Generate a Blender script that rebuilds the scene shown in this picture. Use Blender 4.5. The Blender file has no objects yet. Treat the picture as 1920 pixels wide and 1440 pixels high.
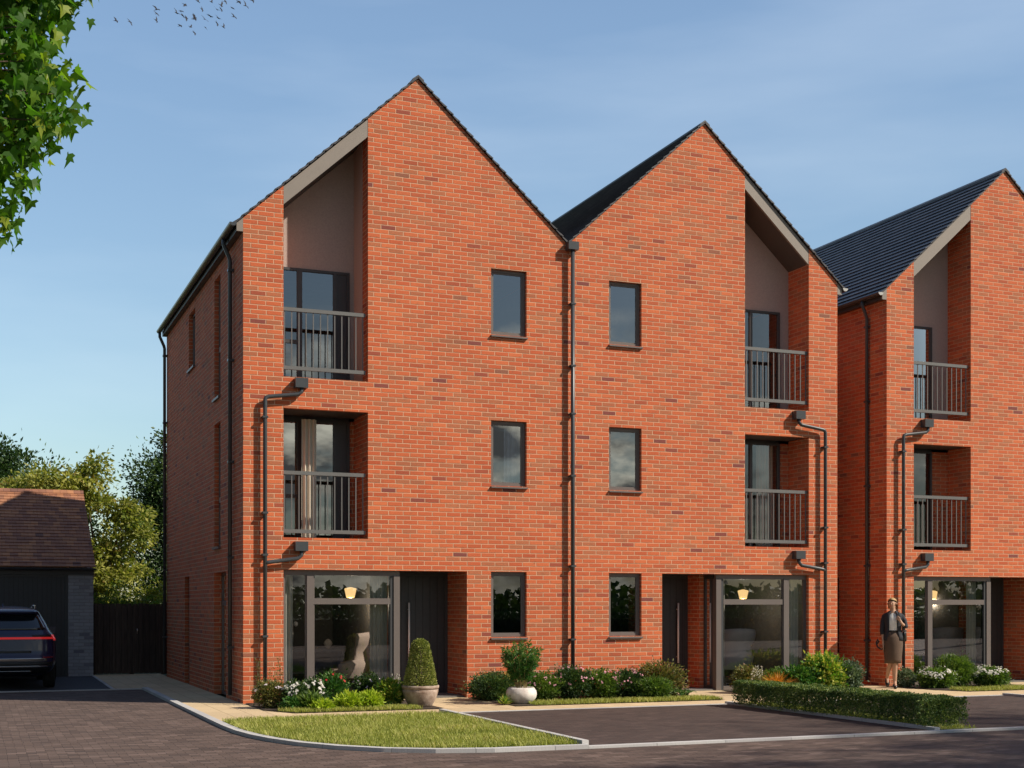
import bpy, bmesh, math, random
from mathutils import Vector, Matrix, noise
rnd = random.Random(11)
SC = bpy.context.scene
COL = SC.collection
cos, sin, pi = math.cos, math.sin, math.pi

# ------------------------------------------------------------------ helpers
class MB:
    """collects faces, builds one mesh object (verts given in world coordinates)"""
    def __init__(s, xf=None):
        s.v = []; s.f = []; s.uv = []; s.sm = []; s.xf = xf
    def add(s, pts, uv=None, smooth=False):
        b = len(s.v)
        if s.xf: pts = [s.xf(p) for p in pts]
        s.v.extend(tuple(p) for p in pts)
        s.f.append(tuple(range(b, b + len(pts)))); s.uv.append(uv); s.sm.append(smooth)
    def grid(s, rows, closed=False, smooth=True, uv=None):
        b = len(s.v); n = len(rows[0])
        for r in rows:
            for p in r: s.v.append(tuple(s.xf(p) if s.xf else p))
        for i in range(len(rows) - 1):
            for j in range(n if closed else n - 1):
                k = (j + 1) % n
                s.f.append((b + i*n + j, b + i*n + k, b + (i+1)*n + k, b + (i+1)*n + j)); s.uv.append(uv); s.sm.append(smooth)
    def box(s, x0, x1, y0, y1, z0, z1):
        p = [(x, y, z) for z in (z0, z1) for y in (y0, y1) for x in (x0, x1)]
        for f in ((0,1,3,2),(4,6,7,5),(0,4,5,1),(2,3,7,6),(0,2,6,4),(1,5,7,3)): s.add([p[i] for i in f])
    def prism(s, poly, axis, a, b):
        """extrude a closed 2D polygon along axis 0/1/2 from a to b"""
        def P(q, t):
            return (t, q[0], q[1]) if axis == 0 else (q[0], t, q[1]) if axis == 1 else (q[0], q[1], t)
        s.add([P(q, a) for q in poly]); s.add([P(q, b) for q in reversed(poly)])
        n = len(poly)
        for i in range(n):
            j = (i+1) % n
            s.add([P(poly[i], a), P(poly[i], b), P(poly[j], b), P(poly[j], a)])
    def tube(s, pts, r, n=8, caps=True):
        pts = [Vector(p) for p in pts]; rr = r if isinstance(r, (list, tuple)) else [r]*len(pts)
        rows = []; up = None
        for i, p in enumerate(pts):
            d = (pts[min(i+1, len(pts)-1)] - pts[max(i-1, 0)])
            d = d.normalized() if d.length > 1e-9 else Vector((0,0,1))
            if up is None: up = Vector((0,0,1)) if abs(d.z) < .9 else Vector((1,0,0))
            a = d.cross(up).normalized(); b = a.cross(d).normalized(); up = b
            rows.append([p + (a*cos(2*pi*k/n) + b*sin(2*pi*k/n))*rr[i] for k in range(n)])
        s.grid(rows, closed=True)
        if caps: s.add(list(reversed(rows[0]))); s.add(rows[-1])
    def rings(s, rr, n=20, smooth=True, caps=True):
        """rr: list of (cx,cy,z,rx,ry)"""
        rows = [[(c[0]+c[3]*cos(2*pi*k/n), c[1]+c[4]*sin(2*pi*k/n), c[2]) for k in range(n)] for c in rr]
        s.grid(rows, closed=True, smooth=smooth)
        if caps: s.add(list(reversed(rows[0]))); s.add(rows[-1])
    def build(s, name, mat, parent=None, fix=True):
        me = bpy.data.meshes.new(name)
        off = Vector((0,0,0))
        if parent is not None:
            q = parent
            while q is not None: off += q.location; q = q.parent
        vs = [(v[0]-off.x, v[1]-off.y, v[2]-off.z) for v in s.v]
        me.from_pydata(vs, [], s.f)
        if fix and len(s.f) < 60000:
            for i, pl in enumerate(me.polygons): pl.use_smooth = s.sm[i]
            bm = bmesh.new(); bm.from_mesh(me)
            ul = bm.faces.layers.int.new('i')
            for i, f in enumerate(bm.faces): f[ul] = i
            bmesh.ops.remove_doubles(bm, verts=bm.verts, dist=1e-5)
            bmesh.ops.recalc_face_normals(bm, faces=bm.faces)
            uvl = bm.loops.layers.uv.new('UVMap')
            bm.normal_update()
            for f in bm.faces:
                u = s.uv[f[ul]]; n = f.normal
                ax = 1 if abs(n.y) > .7 else 0 if abs(n.x) > .7 else 2
                for lp in f.loops:
                    c = lp.vert.co + off
                    lp[uvl].uv = u if u else ((c.x, c.z) if ax == 1 else (c.y, c.z) if ax == 0 else (c.x, c.y))
            bm.to_mesh(me); bm.free()
        else:
            uvl = me.uv_layers.new(name='UVMap'); dat = []
            for i, pl in enumerate(s.f):
                u = s.uv[i] or (0,0)
                for _ in pl: dat.extend(u)
            uvl.data.foreach_set('uv', dat)
            me.polygons.foreach_set('use_smooth', s.sm)
        me.update()
        me.materials.append(mat)
        o = bpy.data.objects.new(name, me); COL.objects.link(o)
        if parent is not None: o.parent = parent
        return o

def thing(name, label, cat, loc=(0,0,0), group=None):
    o = bpy.data.objects.new(name, None); COL.objects.link(o)
    o.location = loc; o.empty_display_size = .1
    o['label'] = label; o['category'] = cat
    if group: o['group'] = group
    return o
def tag(o, label=None, cat=None, group=None, kind=None):
    if label: o['label'] = label
    if cat: o['category'] = cat
    if group: o['group'] = group
    if kind: o['kind'] = kind
    return o

# ------------------------------------------------------------------ materials
def newmat(name):
    m = bpy.data.materials.new(name); m.use_nodes = True
    nt = m.node_tree; nt.nodes.clear()
    out = nt.nodes.new('ShaderNodeOutputMaterial'); b = nt.nodes.new('ShaderNodeBsdfPrincipled')
    nt.links.new(b.outputs[0], out.inputs[0])
    return m, nt, b
def N(nt, t, **k):
    n = nt.nodes.new(t)
    for a, v in k.items():
        if a.startswith('i_'): n.inputs[a[2:].replace('_', ' ')].default_value = v
        else: setattr(n, a, v)
    return n
def M(nt, op, a, b=None, c=None):
    n = nt.nodes.new('ShaderNodeMath'); n.operation = op
    for i, x in enumerate((a, b, c)):
        if x is None: continue
        if isinstance(x, (int, float)): n.inputs[i].default_value = x
        else: nt.links.new(x, n.inputs[i])
    return n.outputs[0]
def ramp(nt, fac, stops, interp='LINEAR'):
    r = nt.nodes.new('ShaderNodeValToRGB'); r.color_ramp.interpolation = interp
    e = r.color_ramp.elements
    while len(e) > 1: e.remove(e[-1])
    e[0].position = stops[0][0]; e[0].color = (*stops[0][1], 1)
    for p, c in stops[1:]:
        k = e.new(p); k.color = (*c, 1)
    nt.links.new(fac, r.inputs[0]); return r.outputs[0]
def mix(nt, fac, a, b, mode='MIX'):
    n = nt.nodes.new('ShaderNodeMix'); n.data_type = 'RGBA'; n.blend_type = mode
    for i, x in ((0, fac), (6, a), (7, b)):
        if isinstance(x, (int, float)): n.inputs[i].default_value = x
        elif isinstance(x, tuple): n.inputs[i].default_value = (*x, 1) if len(x) == 3 else x
        else: nt.links.new(x, n.inputs[i])
    return n.outputs[2]
def noise_tex(nt, vec, scale, detail=3, rough=.55):
    n = nt.nodes.new('ShaderNodeTexNoise'); n.inputs['Scale'].default_value = scale
    n.inputs['Detail'].default_value = detail; n.inputs['Roughness'].default_value = rough
    if vec is not None: nt.links.new(vec, n.inputs['Vector'])
    return n.outputs['Fac']
def bump(nt, b, h, strength, dist):
    n = nt.nodes.new('ShaderNodeBump'); n.inputs['Strength'].default_value = strength; n.inputs['Distance'].default_value = dist
    nt.links.new(h, n.inputs['Height']); nt.links.new(n.outputs[0], b.inputs['Normal'])
def simple(name, col, rough=.6, metal=0., var=.15, scale=6., bmp=0., spec=.5):
    m, nt, b = newmat(name)
    tc = N(nt, 'ShaderNodeTexCoord').outputs['Object']
    n = noise_tex(nt, tc, scale, 5)
    c = ramp(nt, n, [(.25, tuple(x*(1-var) for x in col)), (.75, tuple(min(1, x*(1+var)) for x in col))])
    nt.links.new(c, b.inputs['Base Color'])
    b.inputs['Roughness'].default_value = rough; b.inputs['Metallic'].default_value = metal
    b.inputs['Specular IOR Level'].default_value = spec
    if bmp: bump(nt, b, noise_tex(nt, tc, scale*6, 4), .6, bmp)
    return m

def courses(name, bw, rh, mortar, mcol, cols, rough_col=None, off=.5, rough=.85, jitter=.003, bd=.006, blotch=None, grain=60, swap=False):
    """masonry / paving laid in courses, from metre UVs; every unit gets its own tone"""
    m, nt, b = newmat(name)
    uv = N(nt, 'ShaderNodeUVMap').outputs[0]
    nz = nt.nodes.new('ShaderNodeTexNoise'); nz.inputs['Scale'].default_value = 9; nz.inputs['Detail'].default_value = 3
    nt.links.new(uv, nz.inputs['Vector'])
    sep = N(nt, 'ShaderNodeSeparateXYZ'); nt.links.new(uv, sep.inputs[0])
    sn = N(nt, 'ShaderNodeSeparateXYZ'); nt.links.new(nz.outputs['Color'], sn.inputs[0])
    su, sv = (sep.outputs[1], sep.outputs[0]) if swap else (sep.outputs[0], sep.outputs[1])
    u = M(nt, 'MULTIPLY_ADD', sn.outputs[0], jitter*2, su)
    v = M(nt, 'MULTIPLY_ADD', sn.outputs[1], jitter*2, sv)
    vr = M(nt, 'DIVIDE', v, rh); row = M(nt, 'FLOOR', vr)
    shift = M(nt, 'MULTIPLY', M(nt, 'FLOORED_MODULO', row, 2.0), off)
    rj = nt.nodes.new('ShaderNodeTexWhiteNoise'); rj.noise_dimensions = '1D'; nt.links.new(row, rj.inputs['W'])
    shift = M(nt, 'MULTIPLY_ADD', rj.outputs['Value'], .09, shift)
    ur = M(nt, 'ADD', M(nt, 'DIVIDE', u, bw), shift); col = M(nt, 'FLOOR', ur)
    fu = M(nt, 'MULTIPLY', M(nt, 'SUBTRACT', ur, col), bw); fv = M(nt, 'MULTIPLY', M(nt, 'SUBTRACT', vr, row), rh)
    du = M(nt, 'MINIMUM', fu, M(nt, 'SUBTRACT', bw, fu)); dv = M(nt, 'MINIMUM', fv, M(nt, 'SUBTRACT', rh, fv))
    d = M(nt, 'MINIMUM', du, dv)
    mr = N(nt, 'ShaderNodeMapRange'); mr.interpolation_type = 'SMOOTHSTEP'
    mr.inputs['From Min'].default_value = mortar*.35; mr.inputs['From Max'].default_value = mortar*.75
    nt.links.new(d, mr.inputs['Value']); mask = mr.outputs[0]
    cv = N(nt, 'ShaderNodeCombineXYZ'); nt.links.new(col, cv.inputs[0]); nt.links.new(row, cv.inputs[1])
    wn = nt.nodes.new('ShaderNodeTexWhiteNoise'); wn.noise_dimensions = '2D'; nt.links.new(cv.outputs[0], wn.inputs['Vector'])
    c = ramp(nt, wn.outputs['Value'], cols, 'LINEAR')
    ws = N(nt, 'ShaderNodeSeparateColor'); nt.links.new(wn.outputs['Color'], ws.inputs[0])
    fine = noise_tex(nt, uv, grain, 5, .65)
    if rough_col:
        sel = M(nt, 'LESS_THAN', ws.outputs[1], rough_col[1])
        fr = N(nt, 'ShaderNodeMapRange'); fr.inputs['From Min'].default_value = .45; fr.inputs['From Max'].default_value = .55
        nt.links.new(noise_tex(nt, uv, 75, 3), fr.inputs['Value'])
        c = mix(nt, M(nt, 'MULTIPLY', sel, M(nt, 'MULTIPLY_ADD', fr.outputs[0], .6, .15)), c, rough_col[0])
    if rough_col:
        bl = N(nt, 'ShaderNodeMapRange'); bl.inputs['From Min'].default_value = .60; bl.inputs['From Max'].default_value = .72; bl.inputs['To Max'].default_value = .6
        nt.links.new(noise_tex(nt, uv, 7.5, 4, .6), bl.inputs['Value'])
        c = mix(nt, bl.outputs[0], c, (.30,.115,.06))
    br = N(nt, 'ShaderNodeMapRange'); br.inputs['To Min'].default_value = .72; br.inputs['To Max'].default_value = 1.26
    nt.links.new(fine, br.inputs['Value'])
    c = mix(nt, 1.0, c, br.outputs[0], 'MULTIPLY')
    big = noise_tex(nt, uv, .9, 4)
    bb = N(nt, 'ShaderNodeMapRange'); bb.inputs['To Min'].default_value = .86; bb.inputs['To Max'].default_value = 1.12
    nt.links.new(big, bb.inputs['Value']); c = mix(nt, 1.0, c, bb.outputs[0], 'MULTIPLY')
    c = mix(nt, mask, mcol, c)
    nt.links.new(c, b.inputs['Base Color']); b.inputs['Roughness'].default_value = rough
    b.inputs['Specular IOR Level'].default_value = .3
    h = M(nt, 'MULTIPLY_ADD', fine, .35, mask)
    h = M(nt, 'MULTIPLY_ADD', ws.outputs[2], .35, h)
    bump(nt, b, h, 1.0, bd)
    return m

BR = [(0,(.48,.100,.040)),(.3,(.60,.145,.056)),(.6,(.53,.115,.046)),(.85,(.65,.17,.066)),(.965,(.44,.10,.045)),(.99,(.30,.075,.05)),(1,(.22,.065,.055))]
MT = {}
MT['brick'] = courses('facing_brick', .258, .0762, .0116, (.70,.42,.27), BR, rough_col=((.33,.165,.09), .22), bd=.009)
MT['greybrick'] = courses('grey_brick', .225, .0762, .011, (.30,.30,.30), [(0,(.34,.35,.38)),(.5,(.45,.46,.49)),(.85,(.38,.39,.42)),(1,(.17,.17,.2))])
MT['road'] = courses('block_paving', .2, .1, .006, (.05,.036,.032), [(0,(.095,.066,.054)),(.4,(.135,.094,.078)),(.7,(.075,.053,.045)),(1,(.18,.128,.108))], jitter=.002, bd=.006)
MT['bay'] = courses('bay_paving', .2, .1, .005, (.03,.022,.021), [(0,(.056,.04,.036)),(.5,(.08,.057,.05)),(.8,(.05,.037,.034)),(1,(.10,.07,.062))], jitter=.002, bd=.003)
MT['path'] = courses('buff_slab', .6, .3, .008, (.30,.22,.13), [(0,(.56,.43,.26)),(.5,(.62,.48,.30)),(1,(.52,.40,.25))], jitter=.0005, bd=.003, grain=40, off=.5, swap=True)
MT['kerb'] = courses('kerb_stone', .9, 5., .008, (.25,.25,.25), [(0,(.44,.43,.43)),(1,(.52,.51,.5))], jitter=.0, bd=.002, off=0)
MT['apron'] = simple('asphalt', (.05,.052,.06), .9, var=.3, scale=30, bmp=.004)
MT['soil'] = simple('bed_soil', (.05,.034,.022), .95, var=.35, scale=20, bmp=.01)
MT['turf'] = simple('turf', (.10,.12,.035), .95, var=.35, scale=14, bmp=.01)
MT['field'] = simple('field_grass', (.03,.045,.016), .95, var=.4, scale=.3)
MT['frame'] = simple('window_frame', (.145,.122,.112), .42, var=.04)
MT['darkframe'] = simple('dark_frame', (.05,.052,.056), .45, var=.05)
MT['pipe'] = simple('rainwater_pipe', (.055,.06,.066), .33, var=.06)
MT['fascia'] = simple('fascia_board', (.25,.215,.185), .5, var=.04)
MT['soffit'] = simple('soffit_board', (.08,.073,.07), .6, var=.05)
MT['render'] = simple('wall_render', (.46,.375,.335), .9, var=.12, scale=50, bmp=.004)
MT['rail'] = simple('railing_metal', (.145,.143,.14), .45, metal=.1, var=.04)
MT['slab'] = simple('balcony_deck', (.09,.08,.08), .7)
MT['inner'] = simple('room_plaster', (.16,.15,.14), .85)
MT['steel'] = simple('brushed_steel', (.75,.72,.68), .28, metal=1., var=.03)
MT['bar'] = simple('pull_bar', (.85,.82,.8), .35, var=.02)
MT['gutterend'] = simple('gutter_end', (.45,.45,.43), .5, var=.05)

def grooved(name, col, pitch, rough=.45, dist=.006, axis=0):
    m, nt, b = newmat(name)
    uv = N(nt, 'ShaderNodeUVMap').outputs[0]; sep = N(nt, 'ShaderNodeSeparateXYZ'); nt.links.new(uv, sep.inputs[0])
    fr = M(nt, 'FRACT', M(nt, 'DIVIDE', sep.outputs[axis], pitch))
    g = M(nt, 'GREATER_THAN', fr, .1)
    nz = noise_tex(nt, uv, 12, 4)
    br = N(nt, 'ShaderNodeMapRange'); br.inputs['To Min'].default_value = .8; br.inputs['To Max'].default_value = 1.2; nt.links.new(nz, br.inputs['Value'])
    c = mix(nt, g, tuple(x*.5 for x in col), col); c = mix(nt, 1., c, br.outputs[0], 'MULTIPLY')
    nt.links.new(c, b.inputs['Base Color']); b.inputs['Roughness'].default_value = rough
    bump(nt, b, g, .8, dist); return m
MT['door'] = grooved('front_door_panel', (.042,.045,.05), .135)
MT['garagedoor'] = grooved('garage_door_panel', (.03,.034,.042), .1)
def wood(name):
    m, nt, b = newmat(name)
    uv = N(nt, 'ShaderNodeUVMap').outputs[0]; sep = N(nt, 'ShaderNodeSeparateXYZ'); nt.links.new(uv, sep.inputs[0])
    k = M(nt, 'DIVIDE', sep.outputs[0], .13); fl = M(nt, 'FLOOR', k)
    wn = nt.nodes.new('ShaderNodeTexWhiteNoise'); wn.noise_dimensions = '1D'; nt.links.new(fl, wn.inputs['W'])
    mp = N(nt, 'ShaderNodeMapping'); mp.inputs['Scale'].default_value = (30, 2, 1); nt.links.new(uv, mp.inputs[0])
    nz = noise_tex(nt, mp.outputs[0], 1, 5)
    c = ramp(nt, nz, [(.3,(.035,.024,.018)),(.7,(.085,.06,.045))])
    br = N(nt, 'ShaderNodeMapRange'); br.inputs['To Min'].default_value = .6; br.inputs['To Max'].default_value = 1.3; nt.links.new(wn.outputs['Value'], br.inputs['Value'])
    nt.links.new(mix(nt, 1., c, br.outputs[0], 'MULTIPLY'), b.inputs['Base Color']); b.inputs['Roughness'].default_value = .8
    return m
MT['fence'] = wood('stained_boards')

def tilemat(name, cols, w, gauge, rough, bd=.004):
    m, nt, b = newmat(name)
    uv = N(nt, 'ShaderNodeTexCoord').outputs['Object']; sep = N(nt, 'ShaderNodeSeparateXYZ'); nt.links.new(uv, sep.inputs[0])
    a, c2 = (1, 0) if w > 0 else (0, 1)
    w = abs(w)
    row = M(nt, 'FLOOR', M(nt, 'DIVIDE', sep.outputs[2], gauge))
    ur = M(nt, 'ADD', M(nt, 'DIVIDE', sep.outputs[a], w), M(nt, 'MULTIPLY', M(nt, 'FLOORED_MODULO', row, 2.), .5)); col = M(nt, 'FLOOR', ur)
    cv = N(nt, 'ShaderNodeCombineXYZ'); nt.links.new(col, cv.inputs[0]); nt.links.new(row, cv.inputs[1])
    wn = nt.nodes.new('ShaderNodeTexWhiteNoise'); wn.noise_dimensions = '2D'; nt.links.new(cv.outputs[0], wn.inputs['Vector'])
    c = ramp(nt, wn.outputs['Value'], cols)
    fr = M(nt, 'SUBTRACT', ur, col); g = M(nt, 'GREATER_THAN', fr, .05)
    c = mix(nt, g, mix(nt, .5, c, (0,0,0)), c)
    br = N(nt, 'ShaderNodeMapRange'); br.inputs['To Min'].default_value = .7; br.inputs['To Max'].default_value = 1.3
    nt.links.new(noise_tex(nt, uv, 7, 5), br.inputs['Value'])
    nt.links.new(mix(nt, 1., c, br.outputs[0], 'MULTIPLY'), b.inputs['Base Color']); b.inputs['Roughness'].default_value = rough
    bump(nt, b, M(nt, 'ADD', g, noise_tex(nt, uv, 40, 3)), .6, bd); return m
MT['slate'] = tilemat('grey_roof_tile', [(0,(.040,.040,.047)),(.6,(.054,.053,.06)),(1,(.075,.071,.078))], .3, .13, .42)
MT['claytile'] = tilemat('clay_roof_tile', [(0,(.34,.15,.08)),(.3,(.24,.105,.065)),(.6,(.42,.19,.09)),(.85,(.3,.13,.075)),(1,(.16,.075,.055))], -.165, .1, .85)

def glassmat(name, tint=(.86,.9,.92), refl=.16):
    m, nt, b = newmat(name); nt.nodes.remove(b)
    out = [n for n in nt.nodes if n.type == 'OUTPUT_MATERIAL'][0]
    lw = N(nt, 'ShaderNodeFresnel'); lw.inputs['IOR'].default_value = 1.5
    k = M(nt, 'MINIMUM', M(nt, 'ADD', M(nt, 'MULTIPLY', lw.outputs[0], 1.6), refl), 1.)
    g = N(nt, 'ShaderNodeBsdfGlossy'); g.inputs['Roughness'].default_value = .0; g.inputs['Color'].default_value = (.93,.95,.97,1)
    t = N(nt, 'ShaderNodeBsdfTransparent'); t.inputs['Color'].default_value = (*tint, 1)
    mx = N(nt, 'ShaderNodeMixShader'); nt.links.new(k, mx.inputs[0]); nt.links.new(t.outputs[0], mx.inputs[1]); nt.links.new(g.outputs[0], mx.inputs[2])
    nt.links.new(mx.outputs[0], out.inputs[0]); return m
MT['glass'] = glassmat('window_glass', refl=.07)
MT['glass_hi'] = glassmat('coated_window_glass', (.66,.7,.74), .2)

def leafmat(name, cols, trans=.35, rough=.5):
    m, nt, b = newmat(name)
    uv = N(nt, 'ShaderNodeUVMap').outputs[0]; sep = N(nt, 'ShaderNodeSeparateXYZ'); nt.links.new(uv, sep.inputs[0])
    c = ramp(nt, sep.outputs[0], cols)
    nt.links.new(c, b.inputs['Base Color']); b.inputs['Roughness'].default_value = rough; b.inputs['Specular IOR Level'].default_value = .35
    tr = N(nt, 'ShaderNodeBsdfTranslucent'); nt.links.new(mix(nt, 1., c, (1.25,1.35,.6), 'MULTIPLY'), tr.inputs[0])
    mx = N(nt, 'ShaderNodeMixShader'); mx.inputs[0].default_value = trans
    out = [n for n in nt.nodes if n.type == 'OUTPUT_MATERIAL'][0]
    nt.links.new(b.outputs[0], mx.inputs[1]); nt.links.new(tr.outputs[0], mx.inputs[2]); nt.links.new(mx.outputs[0], out.inputs[0])
    return m
LM = {
 'mid': leafmat('leaf_mid', [(0,(.04,.09,.018)),(.55,(.1,.18,.03)),(1,(.22,.3,.06))]),
 'dark': leafmat('leaf_dark', [(0,(.015,.042,.014)),(.55,(.042,.09,.025)),(1,(.13,.19,.05))], .22),
 'deep': leafmat('leaf_evergreen', [(0,(.02,.05,.018)),(.55,(.055,.115,.033)),(1,(.2,.27,.07))], .22),
 'yellow': leafmat('leaf_yellowish', [(0,(.08,.14,.02)),(.5,(.27,.28,.055)),(.85,(.44,.43,.1)),(1,(.22,.14,.03))], .38),
 'lime': leafmat('leaf_lime', [(0,(.2,.32,.02)),(.5,(.38,.5,.04)),(1,(.52,.58,.07))], .35),
 'brown': leafmat('leaf_bronze', [(0,(.06,.07,.025)),(.4,(.12,.13,.035)),(.75,(.24,.24,.06)),(1,(.26,.11,.06))], .25),
 'varieg': leafmat('leaf_variegated', [(0,(.05,.15,.025)),(.5,(.13,.28,.03)),(.7,(.38,.42,.05)),(1,(.6,.58,.15))], .3),
 'topiary': leafmat('leaf_box', [(0,(.08,.12,.025)),(.5,(.22,.26,.06)),(1,(.6,.6,.22))], .28),
 'bamboo': leafmat('leaf_bamboo', [(0,(.025,.09,.02)),(.6,(.06,.17,.03)),(1,(.16,.26,.06))], .3),
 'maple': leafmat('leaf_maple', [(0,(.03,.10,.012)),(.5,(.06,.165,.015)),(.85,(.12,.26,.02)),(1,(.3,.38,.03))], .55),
 'grass': leafmat('grass_blade', [(0,(.2,.24,.04)),(.5,(.37,.39,.09)),(.85,(.52,.5,.17)),(1,(.56,.46,.22))], .3, .7),
 'orange': leafmat('leaf_orange_grass', [(0,(.4,.12,.02)),(.6,(.6,.24,.03)),(1,(.55,.4,.06))], .3),
 'silver': leafmat('leaf_silver', [(0,(.05,.09,.05)),(.5,(.11,.16,.09)),(1,(.3,.36,.26))], .2),
 'hedge': leafmat('leaf_hedge', [(0,(.04,.085,.025)),(.5,(.10,.17,.045)),(1,(.34,.38,.11))], .22),
 'tree': leafmat('leaf_street_tree', [(0,(.03,.06,.015)),(1,(.07,.11,.03))], .25),
}
def petal(name, cols): return leafmat(name, cols, .25, .6)
LM['white'] = petal('petal_white', [(0,(.7,.66,.66)),(1,(.85,.82,.8))])
LM['lilac'] = petal('petal_pale_lilac', [(0,(.62,.5,.6)),(1,(.8,.72,.8))])
LM['pink'] = petal('petal_pink', [(0,(.6,.22,.32)),(1,(.78,.45,.52))])
LM['red'] = petal('petal_red', [(0,(.4,.02,.02)),(1,(.6,.04,.04))])
LM['yellowfl'] = petal('petal_yellow', [(0,(.7,.6,.05)),(1,(.8,.75,.15))])
MT['bark'] = simple('bark', (.09,.065,.045), .9, var=.35, scale=12, bmp=.01)
MT['stem'] = simple('plant_stem', (.12,.13,.05), .8)
MT['cane'] = simple('bamboo_cane', (.42,.33,.14), .6)

# ------------------------------------------------------------------ houses
PITCH = .905
def roofz(x):
    return 7.87 + PITCH*x if x < 2.96 else 7.87 + PITCH*2.96 - .905*(x-2.96)

def wall_plane(mb, brk, top, holes, front, thick, put, zb=0.0):
    """wall with rectangular holes (u0,u1,z0,z1); put(u,z,d)-> point, d = depth into the wall"""
    us = sorted(set(brk + [h[0] for h in holes] + [h[1] for h in holes]))
    for a, b in zip(us[:-1], us[1:]):
        m = (a+b)/2; segs = []; z = zb; open_top = False
        for h in sorted([h for h in holes if h[0] <= m <= h[1]], key=lambda h: h[2]):
            if h[2] > z + 1e-6: segs.append((z, h[2]))
            z = h[3]
            if h[3] > 50: open_top = True
        if not open_top: segs.append((z, None))
        for z0, z1 in segs:
            ta, tb = (z1, z1) if z1 is not None else (top(a), top(b))
            for d in (0, thick):
                mb.add([put(a, z0, d), put(b, z0, d), put(b, tb, d), put(a, ta, d)])
            if z1 is None: mb.add([put(a, ta, 0), put(b, tb, 0), put(b, tb, thick), put(a, ta, thick)])
    for u0, u1, z0, z1 in holes:
        t0 = top(u0) if z1 > 50 else z1; t1 = top(u1) if z1 > 50 else z1
        mb.add([put(u0, z0, 0), put(u0, t0, 0), put(u0, t0, thick), put(u0, z0, thick)])
        mb.add([put(u1, z0, 0), put(u1, t1, 0), put(u1, t1, thick), put(u1, z0, thick)])
        if z1 < 50: mb.add([put(u0, z1, 0), put(u1, z1, 0), put(u1, z1, thick), put(u0, z1, thick)])
        if z0 > zb + .001: mb.add([put(u0, z0, 0), put(u1, z0, 0), put(u1, z0, thick), put(u0, z0, thick)])
    for u in (us[0], us[-1]):
        mb.add([put(u, zb, 0), put(u, top(u), 0), put(u, top(u), thick), put(u, zb, thick)])

def framed(T, par, x0, x1, z0, z1, y, w=.05, dep=.06, mat='frame', glass='glass_hi', muls=(), trans=(), sill=None, sash=True, name='window'):
    """window in a plane facing -y (local coords); frame > pane, sill"""
    f = MB(T); e = .0
    f.box(x0, x0+w, y, y+dep, z0, z1); f.box(x1-w, x1, y, y+dep, z0, z1)
    f.box(x0+w, x1-w, y, y+dep, z0, z0+w); f.box(x0+w, x1-w, y, y+dep, z1-w, z1)
    for a, b in muls: f.box(a, b, y, y+dep, z0+w, z1-w)
    for a, b, c, d in trans: f.box(c, d, y, y+dep, a, b)
    if sash:
        s = w*.55; a, b, c, d = x0+w, x1-w, z0+w, z1-w; yy = y+.012
        f.box(a, a+s, yy, yy+.035, c, d); f.box(b-s, b, yy, yy+.035, c, d)
        f.box(a+s, b-s, yy, yy+.035, c, c+s); f.box(a+s, b-s, yy, yy+.035, d-s, d)
    o = f.build(name, MT[mat], par)
    xs = [x0+w] + [q for m in muls for q in m] + [x1-w]
    for i in range(0, len(xs), 2):
        a, b = xs[i], xs[i+1]
        zc = [z0+w] + [q for t in trans if t[2] <= a+.02 and t[3] >= b-.02 for q in t[:2]] + [z1-w]
        for k in range(0, len(zc), 2):
            g = MB(T); g.add([(a, y+.03, zc[k]), (b, y+.03, zc[k]), (b, y+.03, zc[k+1]), (a, y+.03, zc[k+1])])
            g.build('pane', MT[glass], o)
    if sill:
        s = MB(T); s.prism([(-.045, z0-.045), (-.045, z0-.02), (y+.02, z0-.004), (y+.02, z0-.045)], 0, x0-.012, x1+.012)
        s.build('sill', MT['frame'], o)
    return o

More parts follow.
